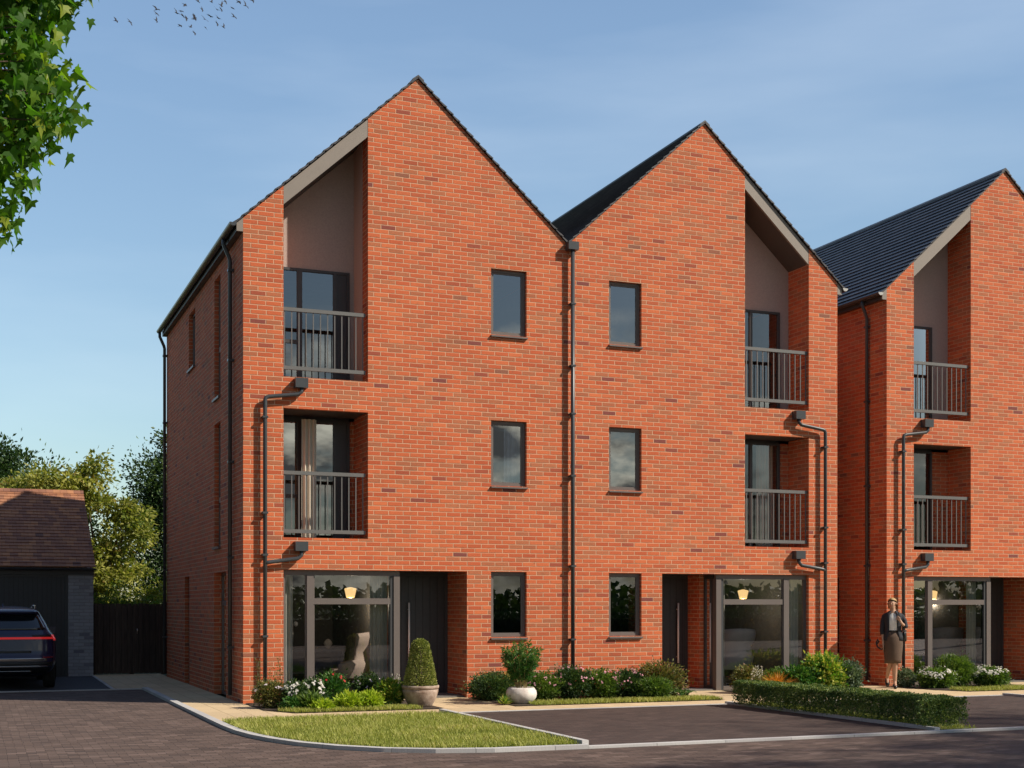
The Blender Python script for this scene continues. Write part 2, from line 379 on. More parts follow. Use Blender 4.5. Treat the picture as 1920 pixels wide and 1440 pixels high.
def house(name, label, X0, sg, wx, depth, bwin, bmul, handle, opts):
    T = lambda p: (X0 + sg*p[0], p[1], p[2])
    H = thing(name, label, 'house', (X0, 0, 0), 'three-storey brick town houses with pointed gables')
    D = 9.1; W = 5.75
    # front wall
    F0 = (.657, 2.084)
    wz = [(1.05, 2.187), (3.683, 4.821), (6.31, 7.459)]
    holes = [(F0[0], F0[1], 5.345, 99), (F0[0], F0[1], 2.713, 4.83), (.657, 3.848, 0, 2.187)] + [(wx[0], wx[1], a, b) for a, b in wz]
    mb = MB(T)
    topf = lambda x: roofz(x) - .01
    wall_plane(mb, [0, 2.96, W-.001], topf, holes, 0, .1, lambda u, z, d: (u, d, z))
    # back wall and side wall (outer)
    wall_plane(mb, [0, 2.96, W-.001], topf, [], 0, .1, lambda u, z, d: (u, D-d, z))
    sh = [(4.98, 5.8, 6.33, 7.46), (2.11, 2.75, 5.31, 7.46), (2.11, 2.75, 2.65, 4.86), (5.74, 6.35, 0, 2.19), (1.55, 2.78, 0, 2.19)]
    wall_plane(mb, [.1, D-.1], lambda u: 7.84, sh, 0, .15, lambda u, z, d: (d, u, z))
    mb.add([(W-.002, 0.1, 0), (W-.002, D-.1, 0), (W-.002, D-.1, 8.02), (W-.002, .1, 8.02)])
    # porch and balcony side walls of brick
    mb.box(3.848, 3.95, .1, 1.15, 0, 2.187)
    mb.box(2.64, 2.74, .56, 1.0, 0, 2.187)
    for z0, z1 in ((2.713, 4.83), (5.345, 99)):
        for s, x in ((-1, F0[0]), (1, F0[1])):
            zt = z1 if z1 < 50 else roofz(x) - .05
            a, b = (x-.1, x) if s < 0 else (x, x+.1)
            mb.box(a, b, .1, depth+.02, z0, zt)
    mb.add([(F0[0], depth, 2.713), (bwin[0], depth, 2.713), (bwin[0], depth, 4.83), (F0[0], depth, 4.83)])
    if bwin[1] < F0[1]: mb.add([(bwin[1], depth, 2.713), (F0[1], depth, 2.713), (F0[1], depth, 4.83), (bwin[1], depth, 4.83)])
    mb.build('wall', MT['brick'], H)
    # rendered upper balcony back wall
    mb = MB(T); zt = 7.35
    a, b = max(bwin[0], F0[0]), min(bwin[1], F0[1])
    mb.add([(F0[0], depth, zt), (F0[1], depth, zt), (F0[1], depth, roofz(F0[1])-.3), (F0[0], depth, roofz(F0[0])-.3)])
    if a > F0[0]: mb.add([(F0[0], depth, 5.345), (a, depth, 5.345), (a, depth, zt), (F0[0], depth, zt)])
    if b < F0[1]: mb.add([(b, depth, 5.345), (F0[1], depth, 5.345), (F0[1], depth, zt), (b, depth, zt)])
    if opts.get('stucco'): mb.box(F0[1]-.006, F0[1]-.001, .33, depth-.001, 5.345, roofz(F0[1])-.3)
    mb.build('rendered_wall', MT['render'], H)
    # fascia and soffit over the upper balcony
    mb = MB(T)
    mb.prism([(F0[0]+.003, roofz(F0[0])-.31), (F0[1]-.003, roofz(F0[1])-.31), (F0[1]-.003, roofz(F0[1])-.02), (F0[0]+.003, roofz(F0[0])-.02)], 1, .004, .05)
    mb.build('fascia', MT['fascia'], H)
    mb = MB(T)
    mb.prism([(F0[0]+.003, roofz(F0[0])-.3), (F0[1]-.003, roofz(F0[1])-.3), (F0[1]-.003, roofz(F0[1])-.2), (F0[0]+.003, roofz(F0[0])-.2)], 1, .052, depth)
    mb.build('soffit', MT['soffit'], H)
    mb = MB(T); mb.box(F0[0], F0[1], .1, depth, 4.832, 4.9); mb.build('balcony_ceiling', MT['soffit'], H)
    mb = MB(T); mb.box(.657, 3.848, .1, 1.05, 2.19, 2.3); mb.build('porch_ceiling', MT['soffit'], H)
    for z in (2.62, 5.252):
        mb = MB(T); mb.box(F0[0], F0[1], .1, depth, z, z+.089); mb.build('balcony_floor', MT['slab'], H)
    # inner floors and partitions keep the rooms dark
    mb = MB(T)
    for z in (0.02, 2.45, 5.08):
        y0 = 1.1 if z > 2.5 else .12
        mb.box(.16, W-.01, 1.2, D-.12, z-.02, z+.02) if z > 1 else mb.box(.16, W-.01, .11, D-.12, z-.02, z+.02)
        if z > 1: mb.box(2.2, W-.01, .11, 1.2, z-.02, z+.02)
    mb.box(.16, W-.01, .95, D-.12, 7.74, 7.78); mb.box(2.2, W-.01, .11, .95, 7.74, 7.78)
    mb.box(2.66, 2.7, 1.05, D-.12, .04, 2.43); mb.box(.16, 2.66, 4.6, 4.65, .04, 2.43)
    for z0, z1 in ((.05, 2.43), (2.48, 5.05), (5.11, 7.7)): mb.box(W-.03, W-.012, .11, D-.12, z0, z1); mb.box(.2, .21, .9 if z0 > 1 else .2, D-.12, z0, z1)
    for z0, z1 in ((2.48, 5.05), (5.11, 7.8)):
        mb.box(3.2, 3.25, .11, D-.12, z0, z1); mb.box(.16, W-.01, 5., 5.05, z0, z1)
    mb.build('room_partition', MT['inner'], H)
    # roof: two slopes of overlapping courses
    mb = MB(T); n = 23; ang = math.atan(PITCH)
    def slope(xe, ze, xr, zr, y0, y1):
        L = math.hypot(xr-xe, zr-ze); ux, uz = (xr-xe)/L, (zr-ze)/L; s = 1 if xr > xe else -1
        nx, nz = -uz*s, ux*s
        for i in range(n):
            a = L*i/n - .01; b = min(L*(i+1)/n + .03, L)
            P0 = (xe+ux*a, ze+uz*a); P1 = (xe+ux*b, ze+uz*b)
            t0, t1 = .038, .010
            poly = [(P0[0], P0[1]), (P1[0], P1[1]), (P1[0]+nx*t1, P1[1]+nz*t1), (P0[0]+nx*t0, P0[1]+nz*t0)]
            if s < 0: poly = poly[::-1]
            mb.prism(poly, 1, y0, y1)
    slope(-.13, 7.87-.13*PITCH, 2.96, roofz(2.96), -.035, D+.05)
    slope(W-.0, roofz(W), 2.96, roofz(2.96), -.035, D+.05)
    rf = mb.build('roof', MT['slate'], H)
    mb = MB(T); zr = roofz(2.96)
    mb.prism([(2.86, zr-.055), (2.96, zr+.02), (3.06, zr-.055), (3.06, zr-.02), (2.96, zr+.055), (2.86, zr-.02)], 1, -.03, D+.05)
    mb.build('ridge_tile', MT['slate'], rf)
    # eaves box with taupe end, gutter
    mb = MB(T)
    mb.prism([(-.105, 7.64), (-.001, 7.64), (-.001, 7.86), (-.105, 7.765)], 1, 0.0, .04)
    mb.build('eaves_end', MT['fascia'], H)
    mb = MB(T); mb.prism([(-.1, 7.645), (-.001, 7.645), (-.001, 7.83), (-.1, 7.755)], 1, .042, D)
    mb.build('eaves_board', MT['darkframe'], H)
    mb = MB(T); gx, gz, gr = -.165, 7.765, .058
    arc = [(gx+gr*cos(t), gz+gr*sin(t)) for t in [pi + pi*k/8 for k in range(9)]]
    arc2 = [(gx+(gr-.008)*cos(t), gz+(gr-.008)*sin(t)) for t in [2*pi - pi*k/8 for k in range(9)]]
    mb.grid([[(p[0], y, p[1]) for p in arc] for y in (-.03, D+.02)]); mb.grid([[(p[0], y, p[1]) for p in arc2] for y in (-.03, D+.02)])
    gt = mb.build('gutter', MT['pipe'], H)
    mb = MB(T); mb.prism(arc, 1, -.036, -.031); mb.build('gutter_end', MT['gutterend'] if opts.get('paleend') else MT['pipe'], gt)
    # side downpipes
    for y in opts['sidepipes']:
        mb = MB(T); mb.tube([(-.165, y, 7.71), (-.165, y, 7.62), (-.075, y, 7.42), (-.06, y, 7.36), (-.06, y, .1)], .034, 10)
        sp = mb.build('downpipe', MT['pipe'], H)
        for z in (.9, 2.4, 4.0, 5.7, 7.2):
            mb = MB(T); mb.box(-.1, -.001, y-.05, y+.05, z-.02, z+.02); mb.build('pipe_bracket', MT['pipe'], sp)
    # front windows
    for i, (z0, z1) in enumerate(wz):
        framed(T, H, wx[0]+.004, wx[1]-.004, z0+.003, z1-.003, .07, .045, .045, 'frame', 'glass' if i == 0 else 'glass_hi', sill=True)
    # ground floor bay window
    f = MB(T); y = .085; zt = 2.184
    f.box(.66, .685, y, y+.06, .02, 2.10); f.box(1.064, 1.175, y-.015, y+.07, .02, 2.10)
    f.box(1.175, 2.5, y, y+.06, 1.62, 1.72); f.box(2.556, 2.662, y-.015, y+.12, 0, 2.10)
    f.box(.66, 2.662, y, y+.07, 2.1, zt); f.box(.685, 1.064, y, y+.06, .02, .08); f.box(1.175, 2.5, y, y+.06, .02, .09)
    f.box(1.04, 1.062, y+.01, y+.05, .08, 2.1); f.box(.686, .705, y+.01, y+.05, .08, 2.1)
    f.box(1.176, 1.196, y+.01, y+.05, .09, 1.62); f.box(1.176, 1.196, y+.01, y+.05, 1.72, 2.1)
    bw = f.build('bay_window', MT['frame'], H)
    f = MB(T); f.box(2.5, 2.554, y+.004, y+.06, .02, 2.098); f.box(2.57, 2.655, y+.122, .25, 0, 2.098)
    f.build('dark_jamb', MT['darkframe'], bw)
    for a, b, c, d in ((.705, 1.04, .08, 2.1), (1.196, 2.5, .09, 1.62), (1.196, 2.5, 1.72, 2.1)):
        g = MB(T); g.add([(a, y+.03, c), (b, y+.03, c), (b, y+.03, d), (a, y+.03, d)]); g.build('pane', MT['glass'], bw)
    # porch side light (in the return of the bay), door
    f = MB(T)
    f.box(2.6, 2.65, .2, .25, .02, 2.185); f.box(2.6, 2.65, .5, .56, .02, 2.185); f.box(2.6, 2.65, .25, .5, .02, .1); f.box(2.6, 2.65, .25, .5, 2.1, 2.185)
    sl = f.build('side_light', MT['darkframe'], H)
    g = MB(T); g.add([(2.63, .25, .1), (2.63, .5, .1), (2.63, .5, 2.1), (2.63, .25, 2.1)]); g.build('pane', MT['glass'], sl)
    f = MB(T); f.box(2.742, 2.79, 1.0, 1.06, .0, 2.186); f.box(3.79, 3.846, 1.0, 1.06, 0, 2.186); f.box(2.79, 3.79, 1.0, 1.06, 2.13, 2.186)
    f.build('door_frame', MT['darkframe'], H)
    f = MB(T); f.box(2.792, 3.788, 1.012, 1.055, .03, 2.128)
    dr = f.build('front_door', MT['door'], H)
    f = MB(T); f.tube([(handle, .945, .5), (handle, .945, 1.65)], .017, 8)
    for z in (.62, 1.53): f.tube([(handle, .945, z), (handle, 1.012, z)], .01, 6)
    f.build('handle', MT['bar'], dr)
    f = MB(T); f.box(2.742, 3.846, .9, 1.0, 0.0, .03); f.build('door_step', MT['darkframe'], H)
    # balcony glazed doors
    for z0, z1, k in ((5.345, 7.35, 1), (2.713, 4.78, 0)):
        a, b = max(bwin[0], F0[0]+.002), min(bwin[1], F0[1]-.002)
        framed(T, H, a, b, z0, z1, depth-.03, .045, .06, 'darkframe', 'glass_hi' if opts.get('refl') else 'glass', muls=bmul, sash=False, name='balcony_door',
               trans=[(z0+.72, z0+.78, a+.045, bmul[0][0])] if opts.get('tr') else [])
        if opts.get('panel'):
            f = MB(T); f.box(opts['panel'][0], opts['panel'][1], depth-.012, depth+.02, z0+.045, z1-.045); f.build('door_panel', MT['darkframe'], H)
        if z1 < 5:
            f = MB(T); f.box(F0[0], F0[1], depth, depth+.05, 4.78, 4.83); f.build('door_head', MT['darkframe'], H)
    # railings
    for zr, zb in ((6.49, 5.50), (3.81, 2.82)):
        r = MB(T); y = .045; a, b = F0[0]+.004, F0[1]-.03
        r.box(a, b, y, y+.045, zr-.06, zr)
        ro = r.build('balcony_railing', MT['rail'], H)
        r = MB(T); r.box(a, b, y, y+.045, zb-.03, zb+.03); r.build('bottom_rail', MT['rail'], ro)
        for k in range(12):
            x = F0[0]+.03 + k*.1205
            q = MB(T); q.box(x-.008, x+.008, y+.014, y+.03, zb+.03, zr-.06); q.build('baluster', MT['rail'], ro)
    # hoppers and pipe on the front
    px = .338
    p = MB(T); p.tube([(.94, -.085, 5.16), (.935, -.085, 5.09), (.88, -.085, 5.05), (.40, -.085, 4.985), (.35, -.085, 4.965), (px, -.085, 4.92), (px, -.085, .1)], .034, 10)
    dp = p.build('downpipe', MT['pipe'], H)
    p = MB(T); p.tube([(.94, -.085, 2.5), (.935, -.085, 2.42), (.88, -.085, 2.37), (.40, -.085, 2.30), (px, -.085, 2.28)], .034, 10)
    p.build('branch_pipe', MT['pipe'], dp)
    for z in (4.65, 3.1, 2.42, 1.1):
        p = MB(T); p.box(px-.045, px+.045, -.125, -.001, z-.016, z+.016); p.build('pipe_bracket', MT['pipe'], dp)
    for z in (5.157, 2.49):
        p = MB(T); p.box(.825, 1.035, -.145, -.001, z, z+.155); p.build('rain_hopper', MT['pipe'], H)
    if opts.get('center'):
        p = MB(); p.tube([(5.815, -.085, 7.92), (5.815, -.085, .1)], .036, 10)
        dp = p.build('downpipe', MT['pipe'], H)
        for z in (6.95, 5.85, 5.0, 3.9, 2.3, 1.0):
            p = MB(); p.box(5.77, 5.86, -.125, -.001, z-.016, z+.016); p.build('pipe_bracket', MT['pipe'], dp)
        p = MB(); p.box(5.71, 5.91, -.145, -.001, 7.905, 8.045); p.build('rain_hopper', MT['pipe'], H)
    # side openings
    def sidewin(y0, y1, z0, z1, d, tr=None, mat='frame', gl='glass', nm='side_window'):
        f = MB(T); w = .05
        f.box(d, d+.05, y0+.003, y0+w, z0+.003, z1-.003); f.box(d, d+.05, y1-w, y1-.003, z0+.003, z1-.003)
        f.box(d, d+.05, y0+w, y1-w, z0+.003, z0+w); f.box(d, d+.05, y0+w, y1-w, z1-w, z1-.003)
        if tr: f.box(d-.01, d+.05, y0+w, y1-w, tr, tr+.09)
        o = f.build(nm, MT[mat], H)
        g = MB(T); g.add([(d+.02, y0+w, z0+w), (d+.02, y1-w, z0+w), (d+.02, y1-w, z1-w), (d+.02, y0+w, z1-w)])
        g.build('pane', MT[gl], o)
        if z0 > .5:
            s = MB(T); s.box(-.045, d, y0-.01, y1+.01, z0-.045, z0-.006); s.build('sill', MT['frame'], o)
    sidewin(4.98, 5.8, 6.33, 7.46, .08); sidewin(2.11, 2.75, 5.31, 7.46, .08, 6.15); sidewin(2.11, 2.75, 2.65, 4.86, .08, 3.45)
    sidewin(1.55, 2.78, 0, 2.19, .135, 1.6, nm='side_window')
    f = MB(T); f.box(.08, .12, 5.75, 6.34, .01, 2.18); f.build('side_door', MT['door'], H)
    return H

house('town_house', 'left brick gabled house with its long shaded side wall facing the garage', 0, 1, (4.292, 4.963), .87, (.3, 1.998), ((1.078, 1.164), (1.71, 1.77)), 3.105,
      dict(sidepipes=(.845, 9.0), center=True, refl=True, tr=True, panel=(1.772, 1.95), stucco=True))
house('town_house', 'middle brick gabled house, joined to the left one at the central downpipe', 11.5, -1, (4.27, 4.93), .69, (.87, 2.3), ((1.5, 1.56),), 2.98,
      dict(sidepipes=(4.5,), paleend=True))
house('town_house', 'right brick gabled house standing apart, cut by the picture edge, behind the walking woman', 12.668, 1, (4.292, 4.963), .69, (.3, 1.66), ((.98, 1.04),), 3.105,
      dict(sidepipes=(.553,), paleend=True))

for z, nm, lb in ((1.30, 'wall_light', 'small pale wall light on the side corner of the middle house'), (.89, 'lower_light', 'second small wall light, low on the side corner of the middle house')):  # both small fittings are wall lights, the lower one in steel
    mb = MB(); mb.tube([(11.501, .12, z), (11.54, .12, z), (11.55, .12, z-.03)], .016, 8); tag(mb.build(nm, MT['bar'] if z > 1 else MT['steel'], None), lb, nm.split('_')[1])
# ------------------------------------------------------------------ garage
GY = 10.05
g = thing('garage', 'low garage with brown tiled roof, grey brick and dark door behind the car', 'garage', (-5, GY, 0))
mb = MB()
wall_plane(mb, [-9.5, -1.502], lambda u: 2.36, [(-7.2, -2.044, 0, 2.30)], 0, .12, lambda u, z, d: (u, GY+d, z))
mb.prism([(GY+.12, 0), (GY+7.0, 0), (GY+7.0, 2.4), (13.5, 4.28), (GY+.12, 2.42)], 0, -1.622, -1.502)
mb.prism([(GY+.12, 0), (GY+7.0, 0), (GY+7.0, 2.4), (13.5, 4.28), (GY+.12, 2.42)], 0, -9.5, -9.38)
mb.box(-9.38, -1.622, GY+6.9, GY+7.0, 0, 2.4)
mb.build('wall', MT['greybrick'], g)
mb = MB(); mb.box(-7.196, -2.1, GY+.06, GY+.1, .0, 2.25); gd = mb.build('garage_door', MT['garagedoor'], g)
mb = MB(); mb.box(-2.1, -2.046, GY+.03, GY+.1, 0, 2.298); mb.box(-7.196, -2.1, GY+.03, GY+.1, 2.25, 2.298); mb.build('door_frame', MT['darkframe'], gd)
mb = MB(); mb.box(-9.5, -1.49, GY-.02, GY-.001, 2.3, 2.42); mb.build('fascia', MT['darkframe'], g)
mb = MB(); nC = 24
for (ye, ze, yr, zr) in ((9.88, 2.47, 13.5, 4.43), (17.1, 2.47, 13.5, 4.43)):
    L = math.hypot(yr-ye, zr-ze); uy, uz = (yr-ye)/L, (zr-ze)/L; s = 1 if yr > ye else -1; ny, nz = -uz*s, uy*s
    for i in range(nC):
        a = L*i/nC - .008; b = min(L*(i+1)/nC + .03, L)
        P0 = (ye+uy*a, ze+uz*a); P1 = (ye+uy*b, ze+uz*b)
        poly = [P0, P1, (P1[0]+ny*.008, P1[1]+nz*.008), (P0[0]+ny*.026, P0[1]+nz*.026)]
        mb.prism(poly if s > 0 else poly[::-1], 0, -9.6, -1.465)
rf = mb.build('roof', MT['claytile'], g)
mb = MB(); mb.prism([(13.38, 4.38), (13.5, 4.47), (13.62, 4.38), (13.62, 4.42), (13.5, 4.50), (13.38, 4.42)], 0, -9.6, -1.465); mb.build('ridge_tile', MT['claytile'], rf)
mb = MB(); arc = [(9.85+.05*cos(t), 2.45+.05*sin(t)) for t in [pi+pi*k/8 for k in range(9)]]
mb.prism(arc, 0, -9.6, -1.46); mb.build('gutter', MT['pipe'], g)

# timber gate between garage and house
g = thing('timber_gate', 'tall dark boarded gate and fence closing the gap beside the garage', 'gate', (-.7, 10.4, 0))
for a, b, nm in ((-1.5, -.62, 'fence_panel'), (-.60, .12, 'gate_leaf')):
    mb = MB(); x = a
    while x < b - .01:
        w = min(.125, b-x); mb.box(x, x+w-.006, 10.4+rnd.uniform(0, .006), 10.425, .03, 1.65+rnd.uniform(-.012, .008)); x += .13
    o = mb.build(nm, MT['fence'], g)
    if nm == 'gate_leaf':
        m2 = MB(); m2.tube([(-.5, 10.38, .95), (-.5, 10.38, 1.07)], .008, 6); m2.build('latch', MT['steel'], o)
mb = MB(); mb.box(-1.5, .12, 10.426, 10.432, .05, 1.6); mb.build('gap_light_stop', MT['fence'], g)  # sheet added behind the boards to stop light through their gaps
for x in (-1.48, -.61, .1):
    mb = MB(); mb.box(x-.045, x+.045, 10.433, 10.52, 0, 1.6); mb.build('post', MT['fence'], g)
mb = MB(); mb.box(.1, 5, 10.6, 10.64, 0, 1.7); mb.box(-40, -9.6, 12, 12.05, 0, 1.7)
tag(mb.build('timber_fence', MT['fence'], None), 'dark boarded garden fence running on behind the houses', 'fence')

# ------------------------------------------------------------------ ground
def sheet(name, polys, z, mat, label=None):
    mb = MB()
    for p in polys: mb.add([(x, y, z) for x, y in p])
    o = mb.build(name, mat, None); o['kind'] = 'structure'
    return o
sheet('ground', [[(-400,-400),(400,-400),(400,400),(-400,400)]], -.03, MT['field'])
sheet('road', [[(-45,-34),(60,-34),(60,-1),(-45,-1)], [(-45,-1),(-.9,-1),(-.9,10.5),(-45,10.5)]], 0.0, MT['road'])
curve = [(-1.0, 4.6), (-1.0, -4.1), (-.97, -4.9), (-.9, -5.5), (-.78, -6.05), (-.58, -6.62), (-.28, -7.14), (.12, -7.58), (.6, -7.88), (1.2, -8.05), (2.3, -8.09)]
sheet('garage_apron', [[(-9.5, 10.04), (-9.5, 4.72), (-1.58, 4.72), (-1.52, 10.04)]], .006, MT['apron'])
sheet('path', [[(-1.57, 4.72), (0.02, 4.72), (.02, 10.4), (-1.5, 10.4)], [(-1., -3.36), (0, -3.36), (0, 4.72), (-1., 4.72)],
               [(0, -3.36), (2.3, -3.36), (2.3, -3.1), (60, -3.1), (60, 9.), (11.4, 9.), (11.4, .12), (0., .12)]], .012, MT['path'])
sheet('parking_bay', [[(2.35,-8.05),(7.2,-8.05),(7.2,-3.1),(2.35,-3.1)], [(7.9,-8.05),(12.75,-8.05),(12.75,-3.1),(7.9,-3.1)]], .020, MT['bay'])
lawnpoly = [(-.93,-3.38),(-.93,-4.9),(-.84,-5.5),(-.72,-6.0),(-.52,-6.55),(-.22,-7.06),(.17,-7.5),(.63,-7.8),(1.2,-7.97),(2.27,-8.0),(2.27,-3.38)]
sheet('lawn_soil', [lawnpoly, [(12.85,-8.0),(18,-8.0),(18,-3.6),(12.85,-3.6)], [(7.25,-8.),(7.88,-8.),(7.88,-3.15),(7.25,-3.15)]], .028, MT['turf'])
beds = [[(0.02,-.02),(0.02,-1.55),(.35,-2.26),(2.66,-2.26),(2.66,-.02)], [(3.86,-.02),(3.86,-2.2),(7.66,-2.2),(7.66,-.02)],
        [(8.86,-.02),(8.86,-2.0),(11.0,-2.0),(11.5,-1.2),(11.5,-.02)], [(12.68,-.02),(12.68,-1.4),(13.0,-2.0),(15.3,-2.0),(15.3,-.02)]]
sheet('flower_bed', beds, .024, MT['soil'])
def kerb(path, w, z, name='kerb'):
    mb = MB(); P = [Vector((x, y, 0)) for x, y in path]; rows = []
    for i, p in enumerate(P):
        d = (P[min(i+1, len(P)-1)] - P[max(i-1, 0)]).normalized(); nrm = Vector((-d.y, d.x, 0))*w/2
        rows.append([p - nrm, p - nrm + Vector((0,0,z)), p + nrm + Vector((0,0,z)), p + nrm])
    dist = 0
    mb.grid(rows, smooth=False); mb.add(rows[0]); mb.add(rows[-1])
    o = mb.build(name, MT['kerb'], None); o['kind'] = 'structure'
    # run the joints along the kerb
    me = o.data; uvl = me.uv_layers['UVMap']; acc = [0]
    for i in range(1, len(P)): acc.append(acc[-1] + (P[i]-P[i-1]).length)
    for lp in me.loops:
        c = me.vertices[lp.vertex_index].co
        best = min(range(len(P)), key=lambda k: (P[k].x-c.x)**2 + (P[k].y-c.y)**2)
        uvl.data[lp.index].uv = (acc[best], .5)
    return o
def dens(p, step=.3):
    out = []
    for a, b in zip(p[:-1], p[1:]):
        L = math.hypot(b[0]-a[0], b[1]-a[1]); k = max(1, int(L/step))
        out += [(a[0]+(b[0]-a[0])*i/k, a[1]+(b[1]-a[1])*i/k) for i in range(k)]
    return out + [p[-1]]
kerb(dens(curve), .11, .045)
kerb(dens([(-9.5, 4.68), (-1.05, 4.68)]), .09, .02)
kerb(dens([(-1.57, 4.74), (-1.51, 10.0)]), .05, .02)
kerb(dens([(2.31, -3.1), (2.31, -8.03)]), .08, .085)
kerb(dens([(7.2, -3.0), (7.2, -8.03)]), .08, .06)
kerb(dens([(2.36, -3.08), (7.15, -3.08)]), .09, .028)
kerb(dens([(7.95, -3.08), (12.8, -3.08)]), .09, .028)
kerb(dens([(2.3, -8.09), (60, -8.09)]), .11, .028)
kerb(dens([(12.8, -3.08), (12.8, -8.03)]), .09, .06)

# grass blades
def blades(mb, poly, n, h0, h1, w=.006, z=.028):
    xs = [p[0] for p in poly]; ys = [p[1] for p in poly]
    def inside(x, y):
        c = False; j = len(poly)-1
        for i in range(len(poly)):
            if (poly[i][1] > y) != (poly[j][1] > y) and x < (poly[j][0]-poly[i][0])*(y-poly[i][1])/(poly[j][1]-poly[i][1])+poly[i][0]: c = not c
            j = i
        return c
    k = 0
    while k < n:
        x = rnd.uniform(min(xs), max(xs)); y = rnd.uniform(min(ys), max(ys))
        if not inside(x, y): continue
        k += 1
        nz = noise.noise((x*1.6, y*1.6, 0)); a = rnd.uniform(0, 2*pi); h = rnd.uniform(h0, h1)*(1+.35*nz)
        lx, ly = cos(a+1.3)*h*rnd.uniform(.1, .8), sin(a+1.3)*h*rnd.uniform(.1, .8)
        dx, dy = cos(a)*w, sin(a)*w; c = min(1, max(0, rnd.gauss(.45, .22)+.35*nz))
        mb.add([(x-dx, y-dy, z), (x+dx, y+dy, z), (x+lx*.45+dx*.6, y+ly*.45+dy*.6, z+h*.6), (x+lx, y+ly, z+h)], (c, 0))
mb = MB(); blades(mb, lawnpoly, 36000, .035, .085, .0055)
tag(mb.build('lawn_grass', LM['grass'], None, fix=False), 'mown front lawn of short blades between path and kerb', 'grass', kind='stuff')
mb = MB()
for p, n in (([(.38,-2.25),(2.3,-2.25),(2.3,-1.85),(.15,-1.85)], 4200), ([(4.2,-2.2),(7.62,-2.2),(7.62,-1.75),(4.2,-1.75)], 6000),
             ([(12.95,-2.0),(15.3,-2.0),(15.3,-1.45),(12.95,-1.45)], 3500), ([(12.9,-7.9),(16,-7.9),(16,-3.65),(12.9,-3.65)], 9000), ([(7.27,-8.),(7.86,-8.),(7.86,-3.2),(7.27,-3.2)], 3500)):
    blades(mb, p, n, .03, .075, .006, .024)
tag(mb.build('verge_grass', LM['grass'], None, fix=False), 'narrow strips of rough grass edging the flower beds', 'grass', kind='stuff')

# ------------------------------------------------------------------ plants
def rvec(r=rnd):
    while True:
        v = Vector((r.uniform(-1,1), r.uniform(-1,1), r.uniform(-1,1)))
        if .05 < v.length < 1: return v.normalized()
def leaf(mb, p, d, size, wd=.45, c=None, fold=.25):
    d = d.normalized(); s = d.cross(rvec()); 
    if s.length < .05: s = d.cross(Vector((0,0,1.01)))
    s.normalize(); n = s.cross(d)
    m = p + d*size*.45 + n*size*fold*.4; t = p + d*size
    c = rnd.random() if c is None else c
    mb.add([p, m + s*size*wd*.5, t, m - s*size*wd*.5], (c, 0))
def foliage_blob(mb, cen, rad, n, size, wd=.5, shell=.55, up=.3, flat_bottom=True, clumps=0, cvar=.25):
    cl = []
    if clumps:
        for _ in range(clumps):
            v = rvec(); cl.append((Vector((v.x*rad[0], v.y*rad[1], v.z*rad[2]))*rnd.uniform(.6, .95), rnd.uniform(.2,.8)))
    for _ in range(n):
        if cl:
            c0, cc = rnd.choice(cl); o = c0 + Vector((rnd.gauss(0,rad[0]*.2), rnd.gauss(0,rad[1]*.2), rnd.gauss(0,rad[2]*.2)))
        else:
            v = rvec(); k = shell + (1-shell)*rnd.random()**.6; cc = .5
            k *= 1 + .34*noise.noise((v.x*3.1+cen[0]*3, v.y*3.1+cen[1], v.z*3.1)); k *= rnd.uniform(1.05,1.3) if rnd.random() < .07 else 1; cc = .5 + .5*noise.noise((v.x*4+cen[0]*5, v.y*4, v.z*4+7))
            o = Vector((v.x*rad[0], v.y*rad[1], v.z*rad[2]))*k
        p = Vector(cen) + o
        if flat_bottom and p.z < .035: continue
        d = (o.normalized() if o.length > 1e-4 else rvec()) + rvec()*.8 + Vector((0,0,up))
        leaf(mb, p, d, size*rnd.uniform(.6, 1.25), wd, min(1, max(0, rnd.gauss(cc, cvar))))
def stems(mb, base, top_c, spread, n, r=.004):
    for _ in range(n):
        a = rnd.uniform(0, 2*pi); q = rnd.random()
        b = (base[0]+cos(a)*spread*.3*q, base[1]+sin(a)*spread*.3*q, base[2]-.01)
        t = (top_c[0]+cos(a)*spread*q, top_c[1]+sin(a)*spread*q, top_c[2]*rnd.uniform(.7, 1.05))
        m = ((b[0]+t[0])/2+rnd.uniform(-.01,.01), (b[1]+t[1])/2+rnd.uniform(-.01,.01), (b[2]+t[2])/2)
        mb.tube([b, m, t], [r, r*.8, r*.4], 5, caps=False)
def flowers(mb, cen, rad, n, size, upper=.2, cluster=0, csz=.03):
    for _ in range(n):
        v = rvec()
        if v.z < -.1: v.z = -v.z
        if v.z < upper and rnd.random() < .7: v.z += .4; v.normalize()
        p = Vector((cen[0]+v.x*rad[0], cen[1]+v.y*rad[1], cen[2]+v.z*rad[2]))*1.0 + v*.015
        for _ in range(max(1, cluster)):
            q = p + rvec()*csz*(rnd.random() if cluster else 0)
            nrm = (v + rvec()*.5 + Vector((0,-.3,.3))).normalized(); a = nrm.cross(rvec()).normalized(); b = nrm.cross(a)
            c = rnd.random()
            for k in range(5):
                t0 = 2*pi*k/5; s = size*rnd.uniform(.8,1.1)
                mb.add([q, q + (a*cos(t0-.5)+b*sin(t0-.5))*s*.7 + nrm*s*.15, q + (a*cos(t0)+b*sin(t0))*s + nrm*s*.1, q + (a*cos(t0+.5)+b*sin(t0+.5))*s*.7 + nrm*s*.15], (c, 0))
